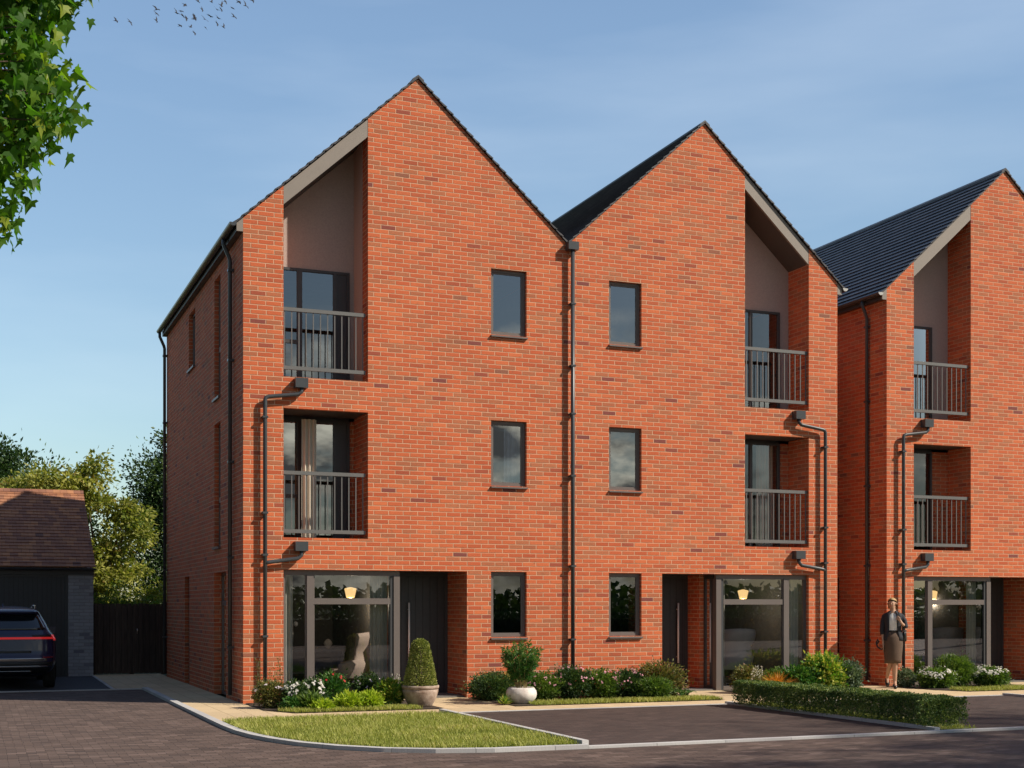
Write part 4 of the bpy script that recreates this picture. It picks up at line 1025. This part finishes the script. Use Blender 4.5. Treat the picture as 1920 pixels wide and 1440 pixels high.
    for s in (-1, 1):
        patch('rear_reflector', MRf, .605, .625, s*.72, s*.92, .01)
        mb = MB(); mb.tube([(cx+s*.58, yr0+1.0, 1.60), (cx+s*.58, yr0+2.6, 1.60)], .014, 8)
        for y in (1.05, 2.5): mb.tube([(cx+s*.58, yr0+y, 1.5), (cx+s*.58, yr0+y, 1.6)], .012, 6)
        mb.build('roof_rail', MCh, o)
        mb = MB(); mb.rings([(0,0,0,.02,.02)], 3) if False else None
        mb.box(cx+s*.93 if s > 0 else cx-1.08, cx+1.08 if s > 0 else cx-.93, yr0+3.05, yr0+3.2, 1.02, 1.16); mb.build('wing_mirror', MC, o)
    mb = MB(); mb.prism([(yr0+1.15, 1.57), (yr0+1.4, 1.57), (yr0+1.2, 1.64)], 0, cx-.012, cx+.012); mb.build('roof_fin', MC, o)
    for s in (-1, 1):
        for y in (.95, 3.85):
            mb = MB(); R = .36; prof = [(.0,.0),(.2,0),(.24,.012),(.34,.012),(.36,.03),(.36,.2),(.34,.22),(.1,.22)]
            x0 = cx+s*.955
            rows = [[(x0 - s*d, yr0+y+r_*cos(2*pi*k/28), .006+R+r_*sin(2*pi*k/28)) for k in range(28)] for r_, d in prof[1:]]
            mb.grid(rows, closed=True); mb.add(rows[-1]); w = mb.build('wheel', MR, o)
            mb = MB(); rows = [[(x0 - s*d, yr0+y+r_*cos(2*pi*k/28), .006+R+r_*sin(2*pi*k/28)) for k in range(28)] for r_, d in ((.235,-.004),(.2,.03),(.05,.02),(.01,.01))]
            mb.grid(rows, closed=True); mb.build('rim', MCh, w)
car()

# ------------------------------------------------------------------ things in the rooms
MT['curtain'] = simple('curtain_cloth', (.62,.56,.46), .9, var=.05); MT['blind'] = simple('white_blind', (.88,.88,.9), .7, var=.03)
MT['felt'] = simple('wool_felt', (.5,.36,.29), .95, var=.08); MT['felt2'] = simple('pale_felt', (.55,.48,.45), .95, var=.08)
MT['chest'] = simple('grey_lacquer', (.09,.095,.11), .4); MT['brass'] = simple('brass', (.6,.42,.16), .3, metal=1.)
MA, nta, ba = newmat('lamp_glass'); ba.inputs['Base Color'].default_value = (.75,.45,.12,1); ba.inputs['Roughness'].default_value = .3
ba.inputs['Emission Color'].default_value = (1,.62,.25,1); ba.inputs['Emission Strength'].default_value = .9
def curtain(x0, x1, y, z0, z1, label, mat='curtain', nm='curtain', group=None):
    mb = MB(); n = int((x1-x0)/.012); rows = []
    for z in (z0, z1): rows.append([(x0+(x1-x0)*i/n, y+.03*sin(i*2*pi*.012/.075), z) for i in range(n+1)])
    mb.grid(rows); tag(mb.build(nm, MT[mat], None), label, 'blind' if 'blind' in nm else 'curtain', group)
GC = 'ground floor window curtains'
curtain(2.2, 2.52, .3, .05, 2.1, 'beige pleated curtain at the right end of the left house window', group=GC)
curtain(.7, .88, .3, .05, 2.1, 'beige pleated curtain at the left end of the left house window', group=GC)
curtain(9.0, 9.17, .3, .05, 2.1, 'beige pleated curtain at the left end of the middle house window', group=GC)
curtain(10.5, 10.8, .3, .05, 2.1, 'beige pleated curtain at the right end of the middle house window', group=GC)
curtain(14.9, 15.15, .3, .05, 2.1, 'beige pleated curtain inside the right house ground floor window', group=GC)
curtain(1.1, 1.36, .62, 2.75, 4.75, 'pale curtain behind the glass of the left house lower balcony')
curtain(10.2, 10.6, .85, 2.75, 4.75, 'pale curtain behind the glass of the middle house lower balcony')
curtain(4.62, 4.95, .22, 3.7, 4.8, 'white vertical blind in the left house first floor window', 'blind', 'vertical_blind')
def armchair(x, y, rot, label, mat, group='wing armchairs'):
    o = thing('armchair', label, 'armchair', (x, y, .04), group)
    c, s = cos(rot), sin(rot); T = lambda p: (x+1.15*(c*p[0]-s*p[1]), y+1.15*(s*p[0]+c*p[1]), .04+p[2]*1.04)
    mb = MB(T); zs = [.30,.36,.45,.53,.6,.72,.85,.95,1.02]; rows = []; inner = []
    for i, z in enumerate(zs):
        k = (z-.3)/.72; R = .30 + .08*sin(min(1, k*1.6)*pi/2); R2 = R if k < .3 else R*(1-.28*min(1,(k-.3)/.25)) if k < .55 else R*(.72+.25*sin((k-.55)/.45*pi*.7))
        wrap = 1.95 if k < .33 else 1.15 + .25*k
        row = []; rin = []
        for j in range(21):
            a = -wrap + 2*wrap*j/20; lift = .05*cos(a) if k > .9 else 0
            row.append((R2*sin(a), R2*cos(a)+.1*k, z+lift)); rin.append(((R2-.035)*sin(a), (R2-.035)*cos(a)+.1*k, z+lift))
        rows.append(row); inner.append(rin)
    mb.grid(rows); mb.grid(inner); mb.grid([rows[-1], inner[-1]]); mb.grid([[r_[0] for r_ in rows], [r_[0] for r_ in inner]]); mb.grid([[r_[-1] for r_ in rows], [r_[-1] for r_ in inner]])
    mb.build('shell', MT[mat], o)
    mb = MB(T); mb.rings([(0,.02,.28,.24,.22),(0,.02,.32,.30,.28),(0,.02,.40,.31,.29),(0,.02,.44,.27,.25)], 24); mb.build('seat', MT[mat], o)
    mb = MB(T); mb.tube([(0,.02,.28),(0,.02,.06)], .022, 8)
    for k in range(4): a = pi/4+k*pi/2; mb.tube([(0,.02,.07),(.28*cos(a),.02+.28*sin(a),.01)], .012, 6)
    mb.build('base', MT['steel'], o)
armchair(2.0, 1.1, -pi/2-.3, 'brown felt wing armchair behind the left house window', 'felt')
armchair(9.95, 1.3, pi-.25, 'pale wing armchair turned away behind the middle house window', 'felt2')
armchair(15.1, 1.3, pi-.25, 'pale wing armchair behind the right house window', 'felt2')
o = thing('sideboard', 'grey lacquered sideboard along the back of the left living room', 'sideboard', (1.9, 3.6, .04))
mb = MB(); mb.box(1.2, 2.62, 3.4, 3.8, .72, .78); mb.box(1.2, 1.25, 3.42, 3.78, .04, .72); mb.box(2.55, 2.6, 3.42, 3.78, .04, .72); mb.box(1.25, 2.55, 3.42, 3.78, .3, .34); mb.build('carcass', MT['chest'], o)
mb = MB(); mb.rings([(2.3,3.55,.782,.02,.02),(2.3,3.55,.80,.05,.03),(2.3,3.55,.87,.09,.05),(2.3,3.55,.94,.05,.03),(2.3,3.55,.96,.01,.01)], 18)
tag(mb.build('ornament', MT['potB'], None), 'round pale ornament standing on the sideboard', 'ornament')
o = thing('table_lamp', 'slim lamp with two small white globes on the sideboard', 'lamp', (1.62, 3.55, .78))
mb = MB(); mb.tube([(1.62,3.55,.782),(1.62,3.55,1.25)], .01, 6); mb.build('stem', MT['steel'], o)
for dx in (-.05, .05):
    mb = MB(); mb.rings([(1.62+dx,3.55,1.2,.01,.01),(1.62+dx,3.55,1.22,.035,.035),(1.62+dx,3.55,1.25,.045,.045),(1.62+dx,3.55,1.28,.035,.035),(1.62+dx,3.55,1.3,.01,.01)], 12); mb.build('globe', MT['blind'], o)
for i, (x, y) in enumerate(((2.27,1.8),(10.5,1.8),(15.3,1.8))):
    o = thing('pendant_lamp', ('warm glass pendant lamp hanging in the left house window', 'warm glass pendant lamp hanging in the middle house window', 'warm glass pendant lamp hanging in the right house window')[i], 'pendant lamp', (x, y, 1.75), 'glass pendant lamps')
    mb = MB(); mb.rings([(x,y,1.74,.06,.06),(x,y,1.75,.075,.075),(x,y,1.9,.11,.11),(x,y,1.91,.1,.1),(x,y,1.93,.02,.02)], 20); mb.build('shade', MA, o)
    mb = MB(); mb.tube([(x,y,1.93),(x,y,2.43)], .005, 5); mb.build('cord', MT['darkframe'], o)
    ld = bpy.data.lights.new('lamp_bulb', 'POINT'); ld.energy = 8; ld.color = (1,.8,.58); ld.shadow_soft_size = .06
    lo = bpy.data.objects.new('lamp_bulb', ld); COL.objects.link(lo); lo.parent = o; lo.location = (0, 0, -.09)

# ------------------------------------------------------------------ woman walking
def woman():
    ox, oy = 12.3, -.66
    ang = math.radians(-36)
    R = Matrix.Rotation(ang, 3, 'Z')
    o = thing('person', 'woman in dark jacket and brown skirt walking with a shoulder bag', 'person', (ox, oy, .012))
    MS = simple('skin', (.50,.29,.19), .55, var=.05); MH = simple('blonde_hair', (.40,.26,.11), .6, var=.3, scale=60)
    MJ = simple('dark_jacket', (.018,.02,.028), .8); MW = simple('white_blouse', (.82,.8,.76), .8); MK = simple('brown_tweed_skirt', (.11,.07,.048), .9, var=.3, scale=80)
    MSh = simple('black_leather', (.012,.011,.011), .3); ME = simple('eye_dark', (.03,.02,.015), .4); ML = simple('lips', (.4,.11,.09), .5)
    T = lambda p: tuple(R @ Vector(p) + Vector((ox, oy, .012)))
    # skeleton: name: (pos, radius); x right in the picture, -y towards the viewer
    J = {'pel':((0,0,.96),(.125,.1)), 'waist':((0,0,1.1),(.105,.08)), 'chest':((.0,.0,1.28),(.125,.085)), 'sh':((0,.005,1.40),(.07,.05)),
         'neck':((-.005,0,1.5),(.047,.047)), 'jaw':((-.012,-.02,1.565),(.055,.062)), 'head':((-.014,-.01,1.635),(.075,.088)), 'crown':((-.014,0,1.69),(.06,.068)),
         'shL':((.15,0,1.385),(.042,.042)), 'elL':((.235,.02,1.17),(.037,.037)), 'wrL':((.16,-.15,1.25),(.026,.022)), 'haL':((.13,-.165,1.30),(.03,.016)),
         'shR':((-.15,0,1.385),(.042,.042)), 'elR':((-.195,.02,1.13),(.037,.037)), 'wrR':((-.185,-.05,.90),(.026,.022)), 'haR':((-.18,-.065,.83),(.016,.03)),
         'hipL':((.085,0,.88),(.095,.09)), 'knL':((.035,-.06,.5),(.055,.055)), 'caL':((.03,-.03,.34),(.052,.055)), 'anL':((.035,-.03,.12),(.032,.034)), 'toL':((.045,-.15,.045),(.034,.022)),
         'hipR':((-.085,0,.88),(.095,.09)), 'knR':((-.04,-.01,.5),(.055,.055)), 'caR':((-.075,.10,.36),(.05,.052)), 'anR':((-.10,.22,.19),(.03,.032)), 'toR':((-.095,.17,.075),(.03,.022))}
    E = [('pel','waist'),('waist','chest'),('chest','sh'),('sh','neck'),('neck','jaw'),('jaw','head'),('head','crown'),('sh','shL'),('shL','elL'),('elL','wrL'),('wrL','haL'),
         ('sh','shR'),('shR','elR'),('elR','wrR'),('wrR','haR'),('pel','hipL'),('hipL','knL'),('knL','caL'),('caL','anL'),('anL','toL'),('pel','hipR'),('hipR','knR'),('knR','caR'),('caR','anR'),('anR','toR')]
    # fingers
    def fingers(tag_, base, dirs, L):
        for i, (off, d) in enumerate(dirs):
            p = Vector(base)+Vector(off); d = Vector(d).normalized(); q1 = p+d*L*(.5 if i else .4); q2 = q1+(d+Vector((0,.25,-.3))*.8).normalized()*L*.45
            a, b2, c = f'{tag_}f{i}a', f'{tag_}f{i}b', f'{tag_}f{i}c'
            J[a] = (tuple(p), (.009,.009)); J[b2] = (tuple(q1), (.008,.008)); J[c] = (tuple(q2), (.0065,.0065)); E.append((tag_, a)); E.append((a, b2)); E.append((b2, c))
    fingers('haL', J['haL'][0], [((-.02,-.005,.0),(-.7,-.1,.5)), ((-.03,-.01,.02),(-1,-.1,.3)), ((-.03,-.01,.035),(-1,-.1,.4)), ((-.022,-.01,.048),(-.9,-.1,.6)), ((-.012,-.01,.055),(-.8,-.1,.8))], .06)
    fingers('haR', J['haR'][0], [((-.005,-.03,-.005),(-.1,-.7,-.8)), ((0,-.025,-.035),(-.05,-.2,-1)), ((0,-.008,-.04),(-.05,-.1,-1)), ((0,.008,-.04),(-.05,0,-1)), ((0,.022,-.035),(-.05,.1,-1))], .06)
    names = list(J); idx = {k: i for i, k in enumerate(names)}
    me = bpy.data.meshes.new('body'); me.from_pydata([J[k][0] for k in names], [(idx[a], idx[b]) for a, b in E], [])
    ob = bpy.data.objects.new('body', me); COL.objects.link(ob)
    sk = ob.modifiers.new('s', 'SKIN'); 
    for i, k in enumerate(names):
        sv = me.skin_vertices[0].data[i]; sv.radius = J[k][1]; sv.use_root = (k == 'pel')
    sb = ob.modifiers.new('u', 'SUBSURF'); sb.levels = 2; sb.render_levels = 2
    dg = bpy.context.evaluated_depsgraph_get(); dg.update()
    m2 = bpy.data.meshes.new_from_object(ob.evaluated_get(dg)); bpy.data.objects.remove(ob); m2.name = 'body'
    # shape the face: nose, chin, brow
    for v in m2.vertices:
        c = v.co
        if c.z > 1.54 and c.y < -.05:
            nx = abs(c.x+.02)
            if 1.6 < c.z < 1.64 and nx < .02: c.y -= .014
            if c.z < 1.56 and nx < .03: c.y -= .006
    m2.transform(R.to_4x4()); m2.materials.clear(); m2.materials.append(MS)
    for p in m2.polygons: p.use_smooth = True
    body = bpy.data.objects.new('body', m2); COL.objects.link(body); body.parent = o
    # face details (head turned slightly to picture left)
    hd = Matrix.Rotation(math.radians(-14), 3, 'Z')
    def HP(p): q = hd @ Vector((p[0], p[1], 0)); return T((-.014+q.x, -.01+q.y, p[2]))
    for s in (-1, 1):
        mb = MB(); mb.rings([(s*.03,-.074,1.626,.005,.002),(s*.03,-.078,1.63,.010,.004),(s*.03,-.074,1.634,.005,.002)], 10); mb.v = [HP(p) for p in mb.v]; mb.build('eye', ME, o)
        mb = MB(); mb.rings([(s*.081,.0,1.6,.006,.012),(s*.086,.0,1.62,.008,.02),(s*.084,.0,1.645,.006,.014)], 10); mb.v = [HP(p) for p in mb.v]; mb.build('ear', MS, o)
    mb = MB(); mb.rings([(0,-.085,1.574,.012,.003),(0,-.088,1.58,.022,.006),(0,-.085,1.586,.012,.003)], 10); mb.v = [HP(p) for p in mb.v]; mb.build('mouth', ML, o)
    mb = MB(); mb.rings([(0,-.088,1.597,.012,.01),(0,-.098,1.603,.012,.012),(0,-.088,1.63,.006,.008),(0,-.082,1.645,.004,.004)], 10); mb.v = [HP(p) for p in mb.v]; mb.build('nose', MS, o)
    # hair: cap pulled back with a low bun
    mb = MB(); rows = []
    for i in range(9):
        z = 1.53 + .025*i if i < 8 else 1.742; k = max(0., min(1., (z-1.53)/.2)); rx = .088*math.sqrt(max(.02, 1-max(0,(z-1.66)/.085)**2)); ry = .105*math.sqrt(max(.02, 1-max(0,(z-1.66)/.085)**2))
        op = 1.35 if z < 1.66 else 1.9 if z < 1.70 else 3.14159
        rows.append([(rx*sin(a), .012+ry*cos(a), z) for a in [-op+2*op*j/28 for j in range(29)]])
    mb.grid(rows); mb.add(rows[-1]); mb.rings([(0,.10,1.58,.01,.01),(0,.11,1.6,.04,.035),(0,.115,1.63,.045,.04),(0,.105,1.66,.01,.01)], 12); mb.v = [HP(p) for p in mb.v]; mb.build('hair', MH, o)
    # blouse
    mb = MB(T); mb.rings([(0,0,1.08,.125,.098),(0,0,1.16,.122,.096),(0,-.005,1.28,.148,.112),(0,0,1.38,.15,.095),(0,0,1.45,.07,.062),(0,0,1.475,.055,.055)], 28, caps=False); mb.build('blouse', MW, o)
    # jacket: open front shell
    mb = MB(T); rows = []; rin = []
    for z, rx, ry, gap in ((.92,.195,.14,.62),(1.0,.185,.135,.6),(1.1,.155,.118,.55),(1.2,.158,.118,.5),(1.3,.178,.13,.42),(1.38,.195,.118,.36),(1.43,.18,.10,.36),(1.46,.115,.085,.42),(1.49,.07,.068,.7)):
        aa = [-pi/2+gap+(2*pi-2*gap)*j/30 for j in range(31)]
        rows.append([(rx*cos(a), ry*sin(a), z) for a in aa]); rin.append([((rx-.012)*cos(a), (ry-.012)*sin(a), z) for a in aa])
    mb.grid(rows); mb.grid(rin); mb.grid([rows[0], rin[0]]); mb.grid([[r_[0] for r_ in rows], [r_[0] for r_ in rin]]); mb.grid([[r_[-1] for r_ in rows], [r_[-1] for r_ in rin]])
    jk = mb.build('jacket', MJ, o)
    for pts, rr in (([(.145,0,1.395),(.205,.01,1.3),(.238,.02,1.17),(.222,-.03,1.19),(.205,-.07,1.225)], [.058,.052,.046,.042,.041]), ([(-.145,0,1.395),(-.185,.01,1.28),(-.2,.02,1.13),(-.195,-.01,1.03)], [.058,.05,.044,.042])):
        mb = MB(T); mb.tube(pts, rr, 14); mb.build('sleeve', MJ, jk)
    mb = MB(T); mb.rings([(0,0,1.115,.126,.1),(0,0,1.09,.132,.104)], 24); mb.build('belt', MSh, o)
    mb = MB(T); mb.rings([(-.005,0,.485,.155,.135),(0,-.01,.56,.158,.14),(0,-.005,.7,.172,.145),(0,0,.85,.186,.15),(0,0,.97,.176,.14),(0,0,1.09,.128,.1)], 32); mb.build('skirt', MK, o)
    # shoes with heels
    for nm, (ax, ay, az), toe, tilt in (('L', (.035,-.03,.07), (.048,-.19,.018), 0), ('R', (-.10,.215,.15), (-.092,.15,.012), 1)):
        mb = MB(T)
        if tilt: mb.tube([(-.105,.245,.185),(-.10,.22,.13),(-.095,.18,.06),(-.092,.155,.025)], [.03,.042,.04,.02], 12)
        else: mb.tube([(.033,.0,.075),(.036,-.05,.065),(.042,-.12,.036),(.048,-.19,.02)], [.036,.042,.04,.018], 12)
        sh = mb.build('shoe', MSh, o)
        mb = MB(T); mb.tube([(.033,.005,.06),(.033,.012,.0)], [.022,.014], 8) if not tilt else mb.tube([(-.105,.25,.16),(-.105,.31,.14)], [.02,.013], 8)
        mb.build('heel', MSh, sh)
    # shoulder bag (top-level: carried) and sunglasses held in the hand
    b = thing('shoulder_bag', 'small dark bag hanging behind the woman with its strap in her hand', 'bag', T((.2,.1,1.0)))
    mb = MB(T); mb.tube([(.1,-.06,1.46),(.13,-.13,1.32),(.17,-.1,1.2),(.21,.05,1.08)], .008, 6); mb.tube([(.1,-.06,1.46),(.12,.08,1.44),(.19,.13,1.2),(.21,.14,1.08)], .008, 6); mb.build('strap', MSh, b)
    mb = MB(T); mb.rings([(.21,.1,.9,.035,.1),(.21,.1,.92,.05,.13),(.21,.1,1.06,.045,.12),(.21,.1,1.09,.03,.11)], 16); mb.build('pouch', MSh, b)
    u = thing('handheld_scarf', 'dark looped strap held low in the woman\'s right hand', 'strap', T((-.2,-.06,.78)))
    mb = MB(T); mb.tube([(-.17,-.07,.77),(-.22,-.08,.75),(-.29,-.06,.80),(-.31,-.05,.88),(-.28,-.05,.94),(-.26,-.05,.9),(-.29,-.06,.86)], .016, 8); mb.build('loop', MSh, u)
woman()

# ------------------------------------------------------------------ birds
MBird = simple('bird_feather', (.016,.018,.03), .8)
def birdmesh(k):
    mb = MB(); f = (.15, -.1, .3, .0)[k % 4]; sp = (.62, .5, .56, .46)[k % 4]
    mb.rings([(0,0,0,0,0)], 3) if False else None
    pts = [(-.17,0,0),(-.1,0,.01),(0,0,.015),(.1,0,.01),(.2,0,0)]; mb.tube(pts, [.012,.035,.045,.035,.006], 8)
    for s in (-1, 1):
        A = [(.08,s*.02,.02),(-.05,s*.02,.02)]; B = [(.10,s*sp*.45,.02+f*.35),(-.05,s*sp*.42,.02+f*.33)]; Cc = [(-.04,s*sp,.02+f*.45)]
        for dz in (0, .008):
            mb.add([(p[0],p[1],p[2]+dz) for p in (A[0],B[0],B[1],A[1])]); mb.add([(p[0],p[1],p[2]+dz) for p in (B[0],Cc[0],B[1])])
    mb.add([(-.14,-.015,.0),(-.14,.015,0),(-.26,.05,0),(-.26,-.05,0)])
    o = mb.build('bird', MBird, None); me = o.data; bpy.data.objects.remove(o); return me
BM = [birdmesh(k) for k in range(4)]
BP = [(1.7,38.1,26.89),(2.6,41.0,28.17),(3.5,38.8,27.97),(3.8,41.2,28.83),(3.8,41.4,28.6),(4.2,35.2,26.79),(3.8,34.8,26.21),(5.2,43.2,30.01),(4.4,37.3,27.24),(4.5,36.9,26.98),(6.0,44.5,30.3),(4.6,39.4,27.68),(5.6,43.0,29.25),(5.2,39.2,27.38),(5.6,40.8,29.54),(5.0,35.8,26.98),(5.9,40.7,28.72),(6.3,43.0,29.33),(6.0,39.5,29.03),(6.3,41.7,29.35),(6.5,40.9,29.35),(5.6,34.6,26.59),(6.8,41.6,29.89),(6.7,39.9,29.34),(5.9,37.1,27.3),(5.4,34.4,25.88),(7.1,42.7,29.36),(6.8,38.6,28.51),(7.3,41.0,29.19),(7.8,42.5,30.61),(7.8,40.8,29.71),(8.5,42.7,30.88),(5.1,38.4,27.71)]
BL = {0:'dark flying bird furthest left of the whole flock', 1:'dark flying bird second from the left, trailing the flock', 31:'dark flying bird furthest right, at the top picture edge', 13:'dark flying bird lowest in the flock'}
for i, p in enumerate(BP):
    o = bpy.data.objects.new('bird', BM[i % 4]); COL.objects.link(o); o.location = p
    o.rotation_euler = (rnd.uniform(.5,1.1), rnd.uniform(-.5,.5), rnd.uniform(-.5,.5)+.4); s = .5*rnd.uniform(.85,1.15); o.scale = (s,s,s)
    tag(o, BL.get(i, 'small dark bird flying within the flock, wings spread against blue sky'), 'bird', 'flock of dark birds in the sky')

# ------------------------------------------------------------------ light, sky, camera
EL = math.radians(40.5); AZ = math.radians(53.5)          # sun to the right of the facade normal
sd = Vector((sin(AZ)*cos(EL), -cos(AZ)*cos(EL), sin(EL)))
sl = bpy.data.lights.new('sun', 'SUN'); sl.energy = 4.1; sl.angle = math.radians(.6); sl.color = (1.0, .90, .76)
so = bpy.data.objects.new('sun', sl); COL.objects.link(so); so.rotation_euler = sd.to_track_quat('Z', 'Y').to_euler()
w = bpy.data.worlds.new('World'); SC.world = w; w.use_nodes = True; nt = w.node_tree; nt.nodes.clear()
out = nt.nodes.new('ShaderNodeOutputWorld'); bg = nt.nodes.new('ShaderNodeBackground'); sky = nt.nodes.new('ShaderNodeTexSky')
sky.sky_type = 'NISHITA'; sky.sun_disc = False; sky.sun_elevation = EL; sky.sun_rotation = math.atan2(sd.x, sd.y); sky.air_density = 1.; sky.dust_density = .7; sky.ozone_density = 1.5
bg.inputs[1].default_value = .10
tc = nt.nodes.new('ShaderNodeTexCoord'); sp = nt.nodes.new('ShaderNodeSeparateXYZ'); nt.links.new(tc.outputs['Generated'], sp.inputs[0])
# cumulus low in the southern half of the sky (behind the camera), thin wisps elsewhere
mp = nt.nodes.new('ShaderNodeMapping'); mp.inputs['Scale'].default_value = (4.5,4.5,9); mp.inputs['Location'].default_value = (.3,.1,.7); nt.links.new(tc.outputs['Generated'], mp.inputs[0])
cn = noise_tex(nt, mp.outputs[0], 1.6, 8, .58)
cr = N(nt, 'ShaderNodeMapRange'); cr.inputs['From Min'].default_value = .47; cr.inputs['From Max'].default_value = .55; nt.links.new(cn, cr.inputs['Value'])
sm = N(nt, 'ShaderNodeMapRange'); sm.inputs['From Min'].default_value = -.1; sm.inputs['From Max'].default_value = -.5; nt.links.new(sp.outputs[1], sm.inputs['Value'])
eh = N(nt, 'ShaderNodeMapRange'); eh.inputs['From Min'].default_value = .22; eh.inputs['From Max'].default_value = .15; nt.links.new(sp.outputs[2], eh.inputs['Value'])
fac = M(nt, 'MULTIPLY', M(nt, 'MULTIPLY', cr.outputs[0], sm.outputs[0]), eh.outputs[0])
mp2 = nt.nodes.new('ShaderNodeMapping'); mp2.inputs['Scale'].default_value = (1.2,1.2,6); mp2.inputs['Rotation'].default_value = (0,.35,.4); nt.links.new(tc.outputs['Generated'], mp2.inputs[0])
wr = N(nt, 'ShaderNodeMapRange'); wr.inputs['From Min'].default_value = .5; wr.inputs['From Max'].default_value = .8; wr.inputs['To Max'].default_value = .12; nt.links.new(noise_tex(nt, mp2.outputs[0], 1.8, 6, .5), wr.inputs['Value'])
c1 = mix(nt, wr.outputs[0], sky.outputs[0], (7.5,7.9,8.6))
shade = ramp(nt, noise_tex(nt, mp.outputs[0], 3.4, 5), [(.4,(2.6,2.6,2.8)),(.6,(24,22.5,20))])
c2 = mix(nt, fac, c1, shade)
ng = N(nt, 'ShaderNodeMapRange'); ng.inputs['From Min'].default_value = -.3; ng.inputs['From Max'].default_value = .9; ng.inputs['To Min'].default_value = .62; ng.inputs['To Max'].default_value = 1.42
nt.links.new(sp.outputs[1], ng.inputs['Value'])
c2 = mix(nt, 1., c2, ng.outputs[0], 'MULTIPLY')
hz = ramp(nt, sp.outputs[2], [(0.,(.60,.61,.56)),(.12,(.74,.76,.70)),(.4,(.96,.97,.92)),(1.,(1,1,1))])
c2 = mix(nt, 1., c2, hz, 'MULTIPLY')
nt.links.new(c2, bg.inputs[0]); nt.links.new(bg.outputs[0], out.inputs[0])

cam = bpy.data.cameras.new('camera'); co = bpy.data.objects.new('camera', cam); COL.objects.link(co)
cam.sensor_width = 36; cam.lens = 2490/1920*36; cam.shift_y = (1137.5-720)/1920; cam.clip_end = 2000; cam.clip_start = .1
co.location = (-4.0514, -21.4963, 1.58); co.rotation_euler = (pi/2, 0, -math.radians(22.118)); SC.camera = co
SC.view_settings.view_transform = 'Standard'; SC.view_settings.look = 'None'; SC.view_settings.exposure = 0.5; SC.view_settings.gamma = 1
SC.cycles.max_bounces = 8; SC.cycles.diffuse_bounces = 2; SC.cycles.transparent_max_bounces = 12
